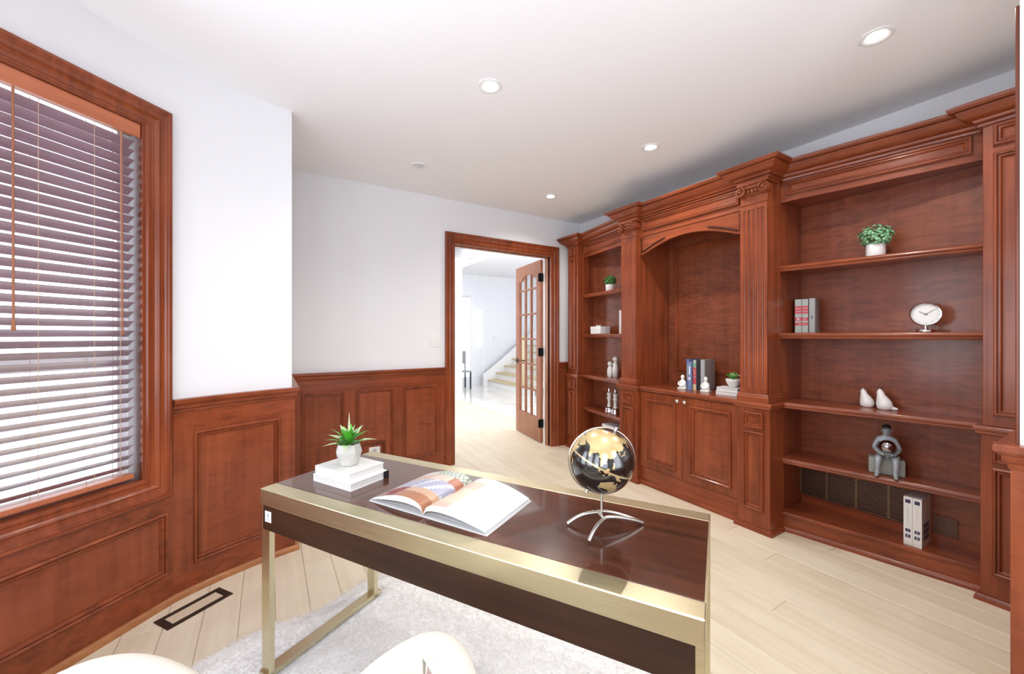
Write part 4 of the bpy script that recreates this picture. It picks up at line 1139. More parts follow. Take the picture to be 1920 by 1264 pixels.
# ------------------------------------------------------------------ globe
GC = Vector((0.884, 0.908)); GZ = 0.962; GR = 0.099
globe = thing('globe', 'glossy black and gold globe on a bent wire stand on the desk', 'globe', (GC.x, GC.y, DH), 0)
def poly_in(pt, poly):
    x, y = pt; ins = False; j = len(poly) - 1
    for i in range(len(poly)):
        xi, yi = poly[i]; xj, yj = poly[j]
        if (yi > y) != (yj > y) and x < (xj - xi) * (y - yi) / (yj - yi) + xi: ins = not ins
        j = i
    return ins
LAND = [
 [(-10,36),(-9,43),(0,44),(-4,48),(5,53),(8,58),(5,62),(14,68),(25,71),(40,67),(60,69),(72,73),(90,76),(110,77),(130,73),(150,72),(170,70),(180,68),(180,65),(163,60),(162,52),(156,52),(155,59),(142,59),(136,54),(141,50),(134,43),(128,40),(129,35),(126,35),(125,39),(121,40),(119,37),(122,31),(116,23),(108,21),(109,12),(105,9),(103,1.5),(100,7),(98,14),(94,17),(90,22),(86,20),(80,15),(79,8),(77,8),(73,17),(72,21),(67,25),(57,26),(50,30),(56,24),(59,22),(52,16),(44,13),(38,22),(34,28),(36,36),(28,37),(27,40),(23,37),(19,42),(13,45),(18,40),(15,38),(9,44),(3,42),(-1,37)],
 [(-6,35),(10,37),(20,32),(32,31),(37,21),(43,11),(51,11),(40,-3),(40,-15),(35,-20),(32,-28),(26,-34),(18,-34),(12,-18),(13,-8),(9,1),(8,5),(-8,5),(-17,14),(-16,22),(-10,29)],
 [(114,-22),(122,-18),(130,-13),(136,-12),(136,-16),(140,-17),(142,-11),(146,-19),(153,-26),(150,-37),(144,-39),(138,-34),(131,-32),(124,-33),(116,-35),(114,-28)],
 [(95,5),(104,-2),(106,-6),(102,-4)],[(105,-6),(114,-8),(114,-7)],[(109,1),(117,7),(119,5),(116,-4),(110,-2)],[(120,1),(124,1),(121,-5),(119,-3)],
 [(131,-1),(140,-2),(150,-9),(146,-8),(138,-8)],[(120,18),(122,18),(126,8),(122,8)],[(130,31),(135,34),(140,36),(141,41),(145,44),(142,45),(139,38),(132,34)],
 [(173,-34),(178,-38),(175,-41),(167,-46),(172,-42)],[(43,-13),(50,-16),(47,-25),(44,-22)],
 [(-168,65),(-150,71),(-120,70),(-80,72),(-62,58),(-55,50),(-70,43),(-81,30),(-97,27),(-97,19),(-83,9),(-105,20),(-117,33),(-124,42),(-130,55),(-150,60)],
 [(-80,9),(-60,9),(-50,0),(-35,-7),(-40,-22),(-58,-38),(-68,-54),(-74,-45),(-70,-18),(-81,-5)]]
def make_globe():
    nx, ny = 220, 110
    vs = []; fs = []; cols = []
    for j in range(ny + 1):
        th = math.pi * j / ny
        for i in range(nx):
            a = 2 * math.pi * i / nx
            vs.append((GR * math.sin(th) * math.cos(a), GR * math.sin(th) * math.sin(a), GR * math.cos(th)))
    for j in range(ny):
        for i in range(nx):
            i2 = (i + 1) % nx
            fs.append((j*nx+i, (j+1)*nx+i, (j+1)*nx+i2, j*nx+i2))
            lon = (i + .5) / nx * 360 - 180; lat = 90 - (j + .5) / ny * 180
            land = any(poly_in((lon, lat), p) for p in LAND)
            line = abs(lat) < 0.85
            c = (.66, .49, .22, .55) if land else ((.50, .38, .2, .4) if line else (.007, .006, .006, 0.0))
            cols.append(c)
    me = bpy.data.meshes.new('sphere'); me.from_pydata(vs, [], fs)
    at = me.attributes.new('Col', 'FLOAT_COLOR', 'CORNER')
    for p in me.polygons:
        p.use_smooth = True
        for li in p.loop_indices: at.data[li].color = cols[p.index]
    me.materials.append(MATS['globe_skin'])
    o = bpy.data.objects.new('sphere', me); COL.objects.link(o); o.parent = globe
    return o
sp = make_globe()
# axis leans to the right of the picture and slightly towards the camera
cr_ = Vector((0.852, -0.523, 0)); cf_ = Vector((0.523, 0.852, 0))
axis = (Vector((0, 0, 1)) * 0.90 + cr_ * 0.40 - cf_ * 0.06).normalized()
view = (-(cf_ * .97) + Vector((0, 0, .25))).normalized()
ex = (view - axis * view.dot(axis)).normalized(); ey = axis.cross(ex)
M = Matrix((ex, ey, axis)).transposed()
lon0 = R_(112)
sp.matrix_local = Matrix.Translation((0, 0, GZ - DH)) @ (M @ Matrix.Rotation(-lon0 - math.pi, 3, 'Z')).to_4x4()
# meridian ring in the plane of the axis and the picture's right, pole pins
side_ = (cr_ - axis * cr_.dot(axis)).normalized()
ring = [Vector((0, 0, GZ - DH)) + (axis * math.cos(a) + side_ * math.sin(a)) * (GR + .0045) for a in [2 * math.pi * k / 72 for k in range(72)]]
obj('meridian_ring', MB().tube(ring, .0022, 8, closed=True), 'nickel', globe, world=False, smooth=60)
for s in (1, -1):
    c0 = Vector((0, 0, GZ - DH)) + axis * s * (GR + .001)
    obj('pole_pin', MB().cyl(c0, c0 + axis * s * .013, .005, 14), 'nickel', globe, world=False, smooth=40)
bz = 0.040
# wire base: two front feet at the left, meeting in one rear foot at the right
fA, fB, fCp = Vector((0.789 - GC.x, 0.862 - GC.y, .006)), Vector((0.806 - GC.x, 0.978 - GC.y, .006)), Vector((1.012 - GC.x, 0.858 - GC.y, .006))
obj('stem', MB().cyl((0, 0, bz - .004), (0, 0, GZ - DH - GR), .0036, 12), 'nickel', globe, world=False, smooth=40)
def bez(p, n=18):
    out = []
    for k in range(n + 1):
        t = k / n; a, b, c, d = p
        out.append(a * (1-t)**3 + b * 3*t*(1-t)**2 + c * 3*t*t*(1-t) + d * t**3)
    return out
mA = Vector((-.012, -.022, bz)); mB_ = Vector((.008, .024, bz))
for f_, m_ in ((fA, mA), (fB, mB_)):
    p1 = bez([f_, f_ + (m_ - f_) * .45 + Vector((0, 0, .018)), m_ + (f_ - m_) * .3 + Vector((0, 0, .006)), m_])
    p2 = bez([m_, m_ + (m_ - f_) * .2 + Vector((0, 0, 0)), fCp + (m_ - fCp) * .4 + Vector((0, 0, .012)), fCp])
    obj('wire_leg', MB().tube(p1 + p2[1:], .0056, 10), 'nickel', globe, world=False, smooth=60)
obj('cross_wire', MB().tube([mA, Vector((0, 0, bz - .002)), mB_], .005, 10), 'nickel', globe, world=False, smooth=60)

# ------------------------------------------------------------------ ornaments on the bookcase
CT = 0.8895
def bush(name, label, loc, pot_r, pot_h, rad, n, mat, leafsize, seed, taper=1.0, sq=1.0, rise=0.0):
    t = thing(name, label, 'plant', loc)
    obj('pot', MB().lathe([(pot_r * taper, 0), (pot_r * taper + .001, .002), (pot_r, pot_h - .003), (pot_r - .001, pot_h), (pot_r - .004, pot_h), (pot_r - .005, pot_h - .01)], (0,0,0), 36), 'pot_white', t, world=False, smooth=35)
    obj('soil', MB().lathe([(pot_r - .005, pot_h - .012), (.003, pot_h - .010)], (0,0,0), 18), 'soil', t, world=False)
    rnd = random.Random(seed)
    mb = MB(); st = MB()
    c = Vector((0, 0, pot_h + rad * .62 + rise))
    for k in range(n):
        while True:
            d = Vector((rnd.uniform(-1,1), rnd.uniform(-1,1), rnd.uniform(-.75,1)))
            if .12 < d.length < 1: break
        d = d.normalized() * (d.length ** .4)
        p = c + Vector((d.x * rad, d.y * rad, d.z * rad * .8 * sq))
        up = (d.normalized() + Vector((rnd.uniform(-.5,.5), rnd.uniform(-.5,.5), rnd.uniform(0,.7)))).normalized()
        a = up.cross(Vector((rnd.uniform(-1,1), rnd.uniform(-1,1), .2))).normalized(); b = up.cross(a)
        L_, W_ = leafsize * rnd.uniform(.8, 1.2), leafsize * rnd.uniform(.38, .52)
        mb.add([p - a * L_ * .5, p - a * L_ * .15 + b * W_ + up * .001, p + a * L_ * .25 + b * W_ * .8 + up * .001, p + a * L_ * .5, p + a * L_ * .25 - b * W_ * .8 + up * .001, p - a * L_ * .15 - b * W_ + up * .001], [(0,1,2,3),(0,3,4,5)])
        if k % 7 == 0: st.tube([Vector((d.x * .006, d.y * .006, pot_h - .01)), (Vector((0, 0, pot_h)) + p) / 2 + Vector((0, 0, .01)), p], .0009, 5)
    f = obj('foliage', mb, mat, t, world=False, smooth=60); f['kind'] = 'stuff'
    s = obj('stems', st, 'stem_green', t, world=False); s['kind'] = 'stuff'
    return t
bush('small_plant', 'green bushy plant in a white pot on the upper right shelf', (3.20, 0.918, 1.8335), .046, .078, .084, 420, 'leaf_mint', .018, 5, sq=1.05)
bush('small_plant', 'small dark green plant in a white pot on the upper left shelf', (3.205, 3.16, 1.8335), .050, .075, .070, 380, 'leaf_deep', .016, 9, taper=.9, sq=.95)

# right wing: three standing books
for k, (y, th_, dp, mat) in enumerate(((1.330, .038, .16, 'book_sage'), (1.291, .036, .16, 'book_sage'), (1.250, .034, .20, 'book_grey'))):
    bands = ((.74, .80, -.5, .5, 'book_red'), (.65, .72, -.5, .5, 'book_red'), (.57, .63, -.5, .5, 'book_red'), (.36, .46, -.5, .5, 'book_red'), (.38, .44, -.16, .16, 'ink_white'), (.22, .31, -.5, .5, 'book_red'), (.25, .27, -.4, .4, 'ink_white')) if k < 2 else ((.4, .5, -.1, .1, 'navy'),)
    lab = ('grey-green book with red spine bands nearest the shelf side', 'grey-green book with red spine bands next to the plain grey one', 'plain grey book at the right of the two red-banded volumes')[k]
    book_up('book', lab, (3.185 - (y - 1.29) * math.sin(R_(13)) - .004 * (k == 2), 1.29 + (y - 1.29) * math.cos(R_(13)), 1.367), R_(13), th_, dp, .236 + .003 * (k == 2), mat, 'books on the shelf by the clock', bands)

# clock
ck = thing('desk_clock', 'round silver table clock with a white dial on the middle right shelf', 'clock', (3.205, 0.700, 1.367), R_(0))
fdir = Vector((-0.90, -0.30, 0.0)).normalized()          # dial faces the room
ur = Vector((-fdir.y, fdir.x, 0)) * -1.0
if ur.dot(cr_) < 0: ur = -ur
cm = lambda u, v, n: Vector((0, 0, .104)) + ur * u + Vector((0, 0, v)) + fdir * n
def disc(r0, n0, r1, n1, seg=48):
    mb = MB(); vs = []; fs = []
    for r, n in ((r0, n0), (r1, n1)):
        for k in range(seg): a = 2*math.pi*k/seg; vs.append(cm(r*math.cos(a), r*math.sin(a), n))
    for k in range(seg): k2 = (k+1) % seg; fs.append((k, k2, seg+k2, seg+k))
    return mb.add(vs, fs + [tuple(range(seg)), tuple(range(seg, 2*seg))])
dial = obj('dial', disc(.060, -.006, .058, .004), 'clock_face', ck, world=False)
seg = 48; vs_ = []; fs_ = []
prf = [(.058, .004), (.058, .011), (.062, .012), (.066, .006), (.066, -.012), (.058, -.016)]
for r, n in prf:
    for k in range(seg): a = 2*math.pi*k/seg; vs_.append(cm(r*math.cos(a), r*math.sin(a), n))
for i in range(len(prf) - 1):
    for k in range(seg): k2 = (k+1) % seg; fs_.append((i*seg+k, i*seg+k2, (i+1)*seg+k2, (i+1)*seg+k))
obj('bezel', MB().add(vs_, fs_), 'chrome', ck, world=False, smooth=40)
obj('case_back', disc(.060, -.016, .050, -.024), 'chrome', ck, world=False)
for k in range(12):
    a = math.pi * 2 * k / 12
    c_, s_ = math.cos(a), math.sin(a)
    P_ = [(r * c_ - w * s_, r * s_ + w * c_) for r, w in ((.046, -.0008), (.053, -.0008), (.053, .0008), (.046, .0008))]
    obj('hour_mark', MB().add([cm(u, v, .0045) for u, v in P_], [(0,1,2,3)]), 'ink_grey', dial, world=False)
for nm, ang, ln_, w in (('hour_hand', 150, .034, .0018), ('minute_hand', 36, .048, .0013)):
    a = R_(ang); c_, s_ = math.cos(a), math.sin(a)
    P_ = [(r * c_ - q_ * s_, r * s_ + q_ * c_) for r, q_ in ((-.008, -w), (ln_, -w * .5), (ln_, w * .5), (-.008, w))]
    obj(nm, MB().add([cm(u, v, .006) for u, v in P_] + [cm(u, v, .0066) for u, v in P_], [(0,1,2,3),(4,5,6,7),(0,1,5,4),(1,2,6,5),(2,3,7,6),(3,0,4,7)]), 'book_black', dial, world=False)
obj('post', MB().cyl((0, 0, .012), (0, 0, .046), .006, 14), 'chrome', ck, world=False, smooth=40)
obj('foot', MB().lathe([(.040,0),(.041,.003),(.041,.014),(.037,.018),(.006,.019)], (0,0,0), 40), 'chrome', ck, world=False, smooth=35)
tp = cm(.030, .055, 0)
obj('ring_lever', MB().tube([tp, tp + ur * .018 - fdir * .01 + Vector((0,0,.004)), tp + ur * .032 - fdir * .02 - Vector((0,0,.004))], .0016, 6), 'chrome', ck, world=False)

# white birds
def bird(label, loc, rz, s=1.0, tail=True):
    t = thing('bird_figurine', label, 'figurine', loc, rz, 'white bird figurines')
    secs = [(0,0,0,.024,.020),(-.001,0,.004,.033,.026),(0,0,.025,.038,.029),(-.003,0,.050,.034,.027),(-.010,0,.072,.025,.022),(-.016,0,.088,.018,.017),(-.018,0,.100,.016,.0155),(-.020,0,.110,.012,.012),(-.021,0,.117,.006,.006),(-.0215,0,.121,.0015,.0015)]
    obj('body', MB().loft([(a*s,b*s,c*s,d*s,e*s) for a,b,c,d,e in secs], 26), 'ceramic', t, world=False, smooth=70)
    if tail: obj('tail', MB().loft([(.0,0,0,.004,.010)], 8) if False else MB().tube([(.020*s,0,.016*s),(.040*s,0,.010*s),(.056*s,0,.008*s)], [.015*s,.010*s,.006*s], 12), 'ceramic', t, world=False, smooth=70)
    obj('beak', MB().tube([(-.026*s,0,.101*s),(-.037*s,0,.099*s)], [.005*s,.001*s], 8), 'ceramic', t, world=False, smooth=70)
    return t
bird('upright white ceramic bird nearer the columns on the right counter', (3.290, 0.985, CT), R_(-70), .98, False)
bird('white ceramic bird with a tail, the right one of the pair', (3.262, 0.893, CT), R_(-78), 1.05, True)

# seated statue holding a ball
stt = thing('seated_statue', 'grey figurine seated on a stone block holding a shiny ball', 'statue', (3.205, 0.868, 0.503), R_(-96 + 24))
# local frame: -y is the front; built facing -y then turned to the room
obj('block', MB().box(-.082, .082, -.012, .062, 0, .098), 'stone_block', stt, world=False, bev=.008)
J = {'pel': (0,.012,.116), 'wai': (0,.014,.154), 'che': (0,.010,.200), 'nec': (0,.006,.238), 'hea': (0,-.001,.266), 'cro': (0,0,.286),
     'shl': (-.037,.010,.212), 'ell': (-.057,-.006,.160), 'wrl': (-.032,-.052,.138), 'hal': (-.010,-.070,.136),
     'shr': (.037,.010,.212), 'elr': (.057,-.006,.160), 'wrr': (.032,-.052,.138), 'har': (.010,-.070,.136),
     'hil': (-.026,.004,.110), 'knl': (-.042,-.070,.106), 'anl': (-.044,-.074,.022), 'tol': (-.052,-.106,.010),
     'hir': (.026,.004,.110), 'knr': (.038,-.072,.106), 'anr': (.034,-.082,.022), 'tor': (.036,-.116,.010)}
RAD = {'pel': .034, 'wai': .030, 'che': .033, 'nec': .012, 'hea': .024, 'cro': .021, 'shl': .017, 'ell': .014, 'wrl': .011, 'hal': .012, 'shr': .017, 'elr': .014, 'wrr': .011, 'har': .012,
       'hil': .024, 'knl': .020, 'anl': .012, 'tol': .010, 'hir': .024, 'knr': .020, 'anr': .012, 'tor': .010}
ED = [('pel','wai'),('wai','che'),('che','nec'),('nec','hea'),('hea','cro'),('che','shl'),('shl','ell'),('ell','wrl'),('wrl','hal'),('che','shr'),('shr','elr'),('elr','wrr'),('wrr','har'),
      ('pel','hil'),('hil','knl'),('knl','anl'),('anl','tol'),('pel','hir'),('hir','knr'),('knr','anr'),('anr','tor')]
ks = list(J); me = bpy.data.meshes.new('body'); me.from_pydata([J[k] for k in ks], [(ks.index(a), ks.index(b)) for a, b in ED], [])
me.materials.append(MATS['statue_grey'])
bo = bpy.data.objects.new('body', me); COL.objects.link(bo); bo.parent = stt
sk_ = bo.modifiers.new('skin', 'SKIN'); sk_.use_smooth_shade = True
for k, sv in zip(ks, me.skin_vertices[0].data):
    sv.radius = (RAD[k], RAD[k]); sv.use_root = (k == 'pel')
ss = bo.modifiers.new('sub', 'SUBSURF'); ss.levels = 2; ss.render_levels = 2
obj('ball', MB().ball((0, -.058, .182), .040, 28, 18), 'dark_ball', stt, world=False, smooth=80)
obj('hair', MB().ball((0, .008, .290), .0215, 18, 10, (1.0, 1.0, .62)), 'book_black', stt, world=False, smooth=80)
obj('nose', MB().ball((0, -.0245, .266), .0045, 10, 6, (.8, 1.2, 1.3)), 'statue_grey', stt, world=False, smooth=80)
for sx in (-1, 1):
    obj('eye', MB().ball((sx * .0075, -.0215, .273), .0030, 8, 6), 'navy', stt, world=False, smooth=80)
    obj('ear', MB().ball((sx * .023, .002, .267), .006, 8, 6, (.5, .8, 1.2)), 'statue_grey', stt, world=False, smooth=80)
    for fk in range(4):
        obj('finger', MB().tube([(sx * .012, -.070, .142 - fk * .0005), (sx * (.004 - .012 * 0), -.083 + fk * .006, .143), (-sx * .012, -.088 + fk * .006, .147)], [.0042, .004, .003], 6), 'statue_grey', stt, world=False, smooth=80)

# white binders on the bench
for k, (y, lab) in enumerate(((0.766, 'white box file with navy labels, left one of the pair on the bench'), (0.727, 'white box file with navy window print, right one of the pair'))):
    t = thing('box_file', lab, 'binder', (3.172, y, 0.130), R_(0), 'white files on the bench')
    th_ = .0385; dp = .170; hh = .281
    obj('case', MB().box(0, dp, -th_/2, th_/2, 0, hh), 'white_gloss', t, world=False, bev=.0015)
    obj('spine_label', MB().box(-.0006, .0002, -.011, .011, .245, .266).box(-.0006, .0002, -.011, .011, .078, .096).box(-.0006, .0002, -.011, .011, .045, .063), 'navy', t, world=False)
    obj('spine_print', MB().box(-.0005, .0002, -.005, .005, .125, .225), 'page_edge', t, world=False)
    sm = lambda u, v, n: Vector((-.0004 - n, -u, v))
    obj('spine_mark', text_mb(('I', 'F')[k], .015, sm, 0, .087, .0006), 'ink_white', t, world=False)
    obj('spine_mark', text_mb(('0', 'B')[k], .014, sm, 0, .054, .0006), 'ink_white', t, world=False)
    if k == 1:
        wm_ = MB()
        for i in range(3):
            for j in range(3): wm_.box(.030 + i * .034, .058 + i * .034, -th_/2 - .0006, -th_/2 + .0002, .040 + j * .034, .067 + j * .034)
        obj('window_print', wm_, 'navy', t, world=False)
        obj('side_print', MB().box(.034, .126, -th_/2 - .0006, -th_/2 + .0002, .186, .190).box(.040, .120, -th_/2 - .0006, -th_/2 + .0002, .172, .176).box(.046, .11, -th_/2 - .0006, -th_/2 + .0002, .158, .161), 'ink_grey', t, world=False)

# ---- centre counter
def bookend(label, loc, rz, mirror=1):
    t = thing('bookend', label, 'bookend', loc, rz, 'white figure bookends')
    obj('base', MB().box(-.040, .040, -.030, .030, 0, .014), 'ceramic', t, world=False, bev=.003)
    obj('bust', MB().loft([(0,0,.014,.034,.022),(0,0,.030,.037,.024),(0,0,.058,.036,.023),(0,0,.078,.030,.020),(0,0,.086,.018,.015),(0,0,.092,.011,.011),(0,0,.098,.012,.012),(0,0,.108,.0165,.016),(0,0,.120,.0175,.017),(0,0,.132,.013,.013),(0,0,.138,.004,.004)], 26), 'ceramic', t, world=False, smooth=60)
    obj('arm_fold', MB().tube([(-.032,-.014,.070),(-.034,-.022,.045),(-.010,-.027,.030),(.010,-.027,.030),(.034,-.022,.045),(.032,-.014,.070)], .007, 10), 'ceramic', t, world=False, smooth=60)
    t.scale = (.88, .88, .88)
    return t
bookend('white figure bookend at the left of the blue books', (3.045, 2.150, CT), R_(-84))
bookend('white figure bookend at the right in front of the grey book', (3.055, 1.945, CT), R_(-84))
CB = [(2.118, .026, .20, .255, 'book_blue', ((.30, .80, -.1, .25, 'ink_gold'), (.08, .12, -.3, .3, 'ink_white')), 'tall blue book with gold spine print in the cupboard niche', 3.085),
      (2.085, .034, .17, .235, 'book_slate', ((.55, .85, -.12, .12, 'ink_white'), (.35, .45, -.2, .2, 'ink_white')), 'shorter slate-blue book with white emblem in the niche', 3.045),
      (2.051, .026, .19, .252, 'book_sage', ((.0, .18, -.5, .5, 'ink_gold'), (.20, .42, -.5, .5, 'book_red'), (.45, .75, -.5, .5, 'book_red'), (.5, .7, -.15, .15, 'ink_gold'), (.78, .9, -.5, .5, 'book_green')), 'thin book with red and green spine blocks in the niche', 3.065),
      (2.020, .030, .20, .255, 'book_black', (), 'plain black book between the red-spined and grey ones', 3.065),
      (1.984, .034, .20, .258, 'book_grey', ((.02, .98, .1, .3, 'ink_grey'),), 'tall grey book at the right end of the niche row', 3.065)]
for y, th_, dp, hh, mat, bands, lab, x in CB:
    a9 = R_(9); tt = y - 2.05; dd = x - 3.065
    book_up('book', lab, (3.065 - tt * math.sin(a9) + dd * math.cos(a9), 2.05 + tt * math.cos(a9) + dd * math.sin(a9), CT), a9, th_, dp, hh, mat, 'books between the figure bookends', bands)
bx_ = (3.065, 1.748)
b1 = book('book', 'pale grey-white book at the bottom of the pair under the succulent', (bx_[0], bx_[1], CT), R_(-86), .165, .115, .030, 'white_gloss', group='books under the succulent')
b2 = book('book', 'white book directly below the succulent bowl', (bx_[0] + .004, bx_[1], CT + .030), R_(-86), .160, .112, .028, 'white_paper', group='books under the succulent')
suc = thing('succulent', 'green rosette succulent in a swirled white bowl in the niche', 'plant', (3.075, 1.730, CT + .058))
obj('pot', MB().lathe([(.022,0),(.026,.002),(.042,.025),(.050,.045),(.052,.060),(.049,.066),(.045,.066),(.044,.058)], (0,0,0), 60, lambda a, z: 1 + .025 * math.sin(10 * a + z * 70)), 'pot_white', suc, world=False, smooth=60)
obj('soil', MB().lathe([(.044,.056),(.004,.060)], (0,0,0), 20), 'soil', suc, world=False)
for k in range(22):
    az = k * 2.399; ring = k / 22
    el = R_(78 - 62 * ring)
    o = obj('leaf', leaf_mb(.042 + .030 * ring, .016 + .005 * ring, -.008, .5, 6, .5), 'leaf_green' if k % 3 else 'leaf_pale', suc, world=False, smooth=60)
    o.location = (.004 * math.cos(az), .004 * math.sin(az), .060 + .012 * (1 - ring)); o.rotation_euler = (0, -el, az)

# ---- left wing
gb = thing('gift_box', 'small white gift box with a ribbon bow on the middle left shelf', 'box', (3.225, 3.335, 1.367), R_(-8))
obj('box', MB().box(-.065, .065, -.095, .095, 0, .058), 'white_paper', gb, world=False, bev=.002)
obj('lid', MB().box(-.067, .067, -.097, .097, .050, .084), 'white_gloss', gb, world=False, bev=.002)
obj('ribbon', MB().box(-.0685, .0685, .025, .037, 0, .0855), 'pot_white', gb, world=False)
obj('bow', MB().tube([(0,.031,.086),(-.01,.055,.104),(0,.070,.090),(0,.031,.088),(.01,.010,.104),(0,-.008,.090),(0,.031,.086)], .0045, 8), 'pot_white', gb, world=False, smooth=60)
book_up('book', 'slim white book standing behind the left fluted column', (3.19, 3.0, 1.367), 0, .030, .16, .250, 'white_paper')
def peg(label, y, x, s, seed):
    t = thing('peg_doll', label, 'figurine', (x, y, CT), 0, 'white figures on the left counter')
    return t
pd = peg('shorter white figure cradling a baby on the left counter', 3.225, 3.27, 1, 0)
obj('body', MB().loft([(0,0,0,.030,.028),(0,0,.004,.034,.032),(0,0,.05,.036,.033),(0,0,.09,.031,.028),(0,0,.110,.020,.019),(0,0,.118,.010,.010)], 26), 'ceramic', pd, world=False, smooth=60)
obj('head', MB().ball((0,0,.140), .028, 22, 14), 'ceramic', pd, world=False, smooth=80)
obj('baby', MB().loft([(-.02,-.022,.0,.020,.018),(-.02,-.024,.03,.022,.020),(-.02,-.026,.06,.018,.017),(-.02,-.026,.072,.012,.012),(-.02,-.026,.078,.004,.004)], 18), 'ceramic', pd, world=False, smooth=60)
pd2 = peg('taller slim white figure beside the mother on the left counter', 3.150, 3.275, 1, 0)
obj('body', MB().loft([(0,0,0,.026,.024),(0,0,.004,.030,.028),(0,0,.08,.034,.031),(0,0,.14,.027,.025),(0,0,.166,.016,.016),(0,0,.174,.009,.009)], 26), 'ceramic', pd2, world=False, smooth=60)
obj('head', MB().ball((0,0,.198), .029, 22, 14), 'ceramic', pd2, world=False, smooth=80)
def chess(label, x, y):
    t = thing('chess_piece', label, 'ornament', (x, y, 0.503), 0, 'silver chess ornaments')
    obj('base', MB().lathe([(.044,0),(.046,.006),(.046,.020),(.043,.026),(.045,.040),(.040,.056),(.024,.068)], (0,0,0), 30), 'chrome', t, world=False, smooth=35)
    obj('shaft', MB().lathe([(.024,.066),(.017,.090),(.015,.130),(.020,.152),(.028,.158),(.024,.166),(.018,.172),(.022,.205),(.027,.212),(.025,.218)], (0,0,0), 30), 'white_gloss', t, world=False, smooth=35)
    obj('finial', MB().lathe([(.010,.216),(.013,.226),(.011,.250),(.004,.272),(.001,.276)], (0,0,0), 18), 'chrome', t, world=False, smooth=50)
    return t
chess('silver and white chess king ornament fully in view on the left lower shelf', 3.185, 3.155)
chess('silver and white chess king ornament half hidden by the left column', 3.165, 3.045)
tb = thing('trinket_box', 'dark box with a pale lid low in the left bookcase behind the globe', 'box', (3.21, 3.12, 0.130), R_(-8))
obj('body', MB().box(-.07, .07, -.10, .10, 0, .215), 'cherry_dark', tb, world=False, bev=.003)
obj('lid', MB().box(-.074, .074, -.104, .104, .215, .245), 'pot_white', tb, world=False, bev=.004)

# ------------------------------------------------------------------ rug
RUG = [(-.48,1.72),(-.40,1.92),(-.28,2.045),(-.12,2.12),(.04,2.158),(.15,2.150),(.24,2.158),(.33,2.205),(.43,2.262),(.58,2.30),(.74,2.26),(.92,2.12),(1.10,1.92),(1.26,1.66),(1.37,1.38),(1.42,1.12),(1.36,.88),(1.18,.68),(.92,.52),(.62,.50),(.36,.62),(.14,.86),(-.08,1.12),(-.32,1.40)]
rc = Vector((.5, 1.35))
def ruglimit(a):
    d = Vector((math.cos(a), math.sin(a))); best = 0
    n = len(RUG)
    for i in range(n):
        p, q = Vector(RUG[i]) - rc, Vector(RUG[(i+1) % n]) - rc
        e = q - p; den = d.x * e.y - d.y * e.x
        if abs(den) < 1e-9: continue
        t = (p.x * e.y - p.y * e.x) / den; u = (p.x * d.y - p.y * d.x) / den
        if t > 0 and -1e-6 <= u <= 1 + 1e-6: best = max(best, t)
    return best
rug = thing('fur_rug', 'white long-haired fur rug lying under the desk', 'rug', (rc.x, rc.y, 0))
vs_ = [(0, 0, .010)]; fs_ = []; na, nr = 96, 12
lim = [ruglimit(2*math.pi*k/na) for k in range(na)]
for j in range(1, nr + 1):
    for k in range(na):
        r = lim[k] * j / nr; z = .011 if j < nr else .0015
        vs_.append((r * math.cos(2*math.pi*k/na), r * math.sin(2*math.pi*k/na), z))
for k in range(na):
    k2 = (k+1) % na; fs_.append((0, 1 + k, 1 + k2))
    for j in range(nr - 1): fs_.append((1 + j*na + k, 1 + (j+1)*na + k, 1 + (j+1)*na + k2, 1 + j*na + k2))
obj('pelt', MB().add(vs_, fs_), 'fur', rug, world=False, smooth=60)
rnd = random.Random(11); mb = MB(); vv = []; ff = []
for k in range(60000):
    a = rnd.uniform(0, 2*math.pi); r = ruglimit(a) if k % 6 == 0 else lim[int(a / (2*math.pi) * na) % na]
    q = math.sqrt(rnd.random()) if k % 6 else rnd.uniform(.93, 1.0)
    x, y = r * q * math.cos(a), r * q * math.sin(a)
    h = rnd.uniform(.008, .018); b = rnd.uniform(0, 2*math.pi); ln_ = rnd.uniform(.008, .028)
    wx, wy = .0011 * math.cos(b + 1.57), .0011 * math.sin(b + 1.57)
    if q > .95: b = a + rnd.uniform(-.7, .7); h *= .5
    i = len(vv)
    vv += [(x - wx, y - wy, .006), (x + wx, y + wy, .006), (x + ln_ * .5 * math.cos(b), y + ln_ * .5 * math.sin(b), .006 + h * .8), (x + ln_ * math.cos(b), y + ln_ * math.sin(b), .004 + h)]
    ff += [(i, i+1, i+2), (i+2, i+1, i+3)]
me = bpy.data.meshes.new('fur'); me.from_pydata(vv, [], ff); me.materials.append(MATS['fur_strand'])
fo = bpy.data.objects.new('fur', me); COL.objects.link(fo); fo.parent = rug; fo['kind'] = 'stuff'

# ------------------------------------------------------------------ chair in front of the desk
CF = Vector((.437, .90)).normalized(); CR = Vector((CF.y, -CF.x))
chc = Vector((0.012, 1.035)) - CF * .30
chair = thing('armchair', 'cream upholstered tub armchair drawn up at the desk', 'chair', (chc.x, chc.y, 0), math.atan2(CR.y, CR.x))
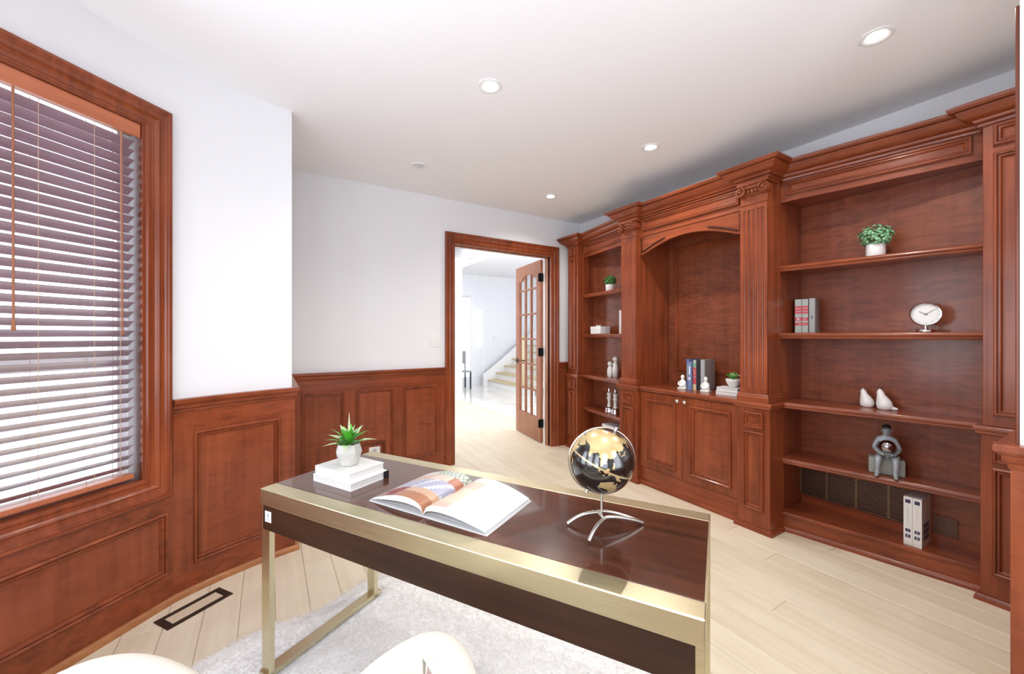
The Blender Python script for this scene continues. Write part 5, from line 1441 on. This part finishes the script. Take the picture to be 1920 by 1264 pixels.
# local: x right, y forward
half = [(0.13, .330, .520), (.215, .350, .575), (.290, .345, .625), (.350, .305, .655), (.385, .225, .668), (.395, .10, .675), (.385, -.05, .69), (.350, -.20, .72), (.270, -.32, .75), (.140, -.385, .775), (0, -.40, .78)]
half = [(x * 1.06, y, z) for x, y, z in half]
path = half + [(-x, y, z) for x, y, z in half[-2::-1]]
def shell(th=.045, low=.20):
    P = [Vector((x, y)) for x, y, z in path]; Z = [z for x, y, z in path]; n = len(P); vs = []; fs = []
    for i in range(n):
        d = (P[min(i+1, n-1)] - P[max(i-1, 0)]).normalized(); nn = Vector((d.y, -d.x))
        e = 1.0 if 0 < i < n - 1 else .8
        sec = []
        for k in range(13):
            a = math.pi * k / 12
            sec.append((math.cos(a) * th * e, Z[i] - th * e + math.sin(a) * th * e))
        sec = [(th * e, low)] + sec + [(-th * e, low)]
        for o, z in sec: vs.append((P[i].x + nn.x * o, P[i].y + nn.y * o, z))
    m = 15
    for i in range(n - 1):
        for k in range(m):
            k2 = (k + 1) % m
            fs.append((i*m+k, i*m+k2, (i+1)*m+k2, (i+1)*m+k))
    fs += [tuple(range(m)), tuple((n-1)*m + k for k in range(m))]
    return MB().add(vs, fs)
sh = obj('backrest', shell(), 'fabric_cream', chair, world=False, smooth=60)
sb_ = sh.modifiers.new('sub', 'SUBSURF'); sb_.levels = 1; sb_.render_levels = 2
seatp = [(x * .86, y * .86 + .0) for x, y, z in path]
obj('seat', MB().prism([(-.30, -.30), (.30, -.30), (.33, .1), (.31, .26), (-.31, .26), (-.33, .1)], .24, .43), 'fabric_cream', chair, world=False, bev=.03, bseg=3)
def inner(i, z, o=.049):
    d = (Vector(path[i+1][:2]) - Vector(path[i-1][:2])).normalized(); nn = Vector((d.y, -d.x))
    q = Vector(path[i][:2]) + nn * o
    if q.length > (Vector(path[i][:2]) - nn * o).length: q = Vector(path[i][:2]) - nn * o
    return (q.x, q.y, z)
inn = [inner(i, path[i][2] - .028, .046) for i in (3, 4, 5, 6)] + [inner(6, .53, .055)] + [inner(i, .48, .055) for i in (5, 4, 3)]
obj('arm_piping', MB().tube(inn, .0085, 10, closed=True), 'fabric_cream', chair, world=False, smooth=60)
obj('arm_panel', MB().add(inn, [(0, 1, 6, 7), (1, 2, 5, 6), (2, 3, 4, 5)]), 'fabric_mauve', chair, world=False)
for sx in (-1, 1):
    for sy in (-1, 1):
        obj('leg', MB().tube([(sx * .26, sy * .23, .24), (sx * .30, sy * .27, 0.012)], [.020, .012], 12), 'espresso_x', chair, world=False, smooth=60)
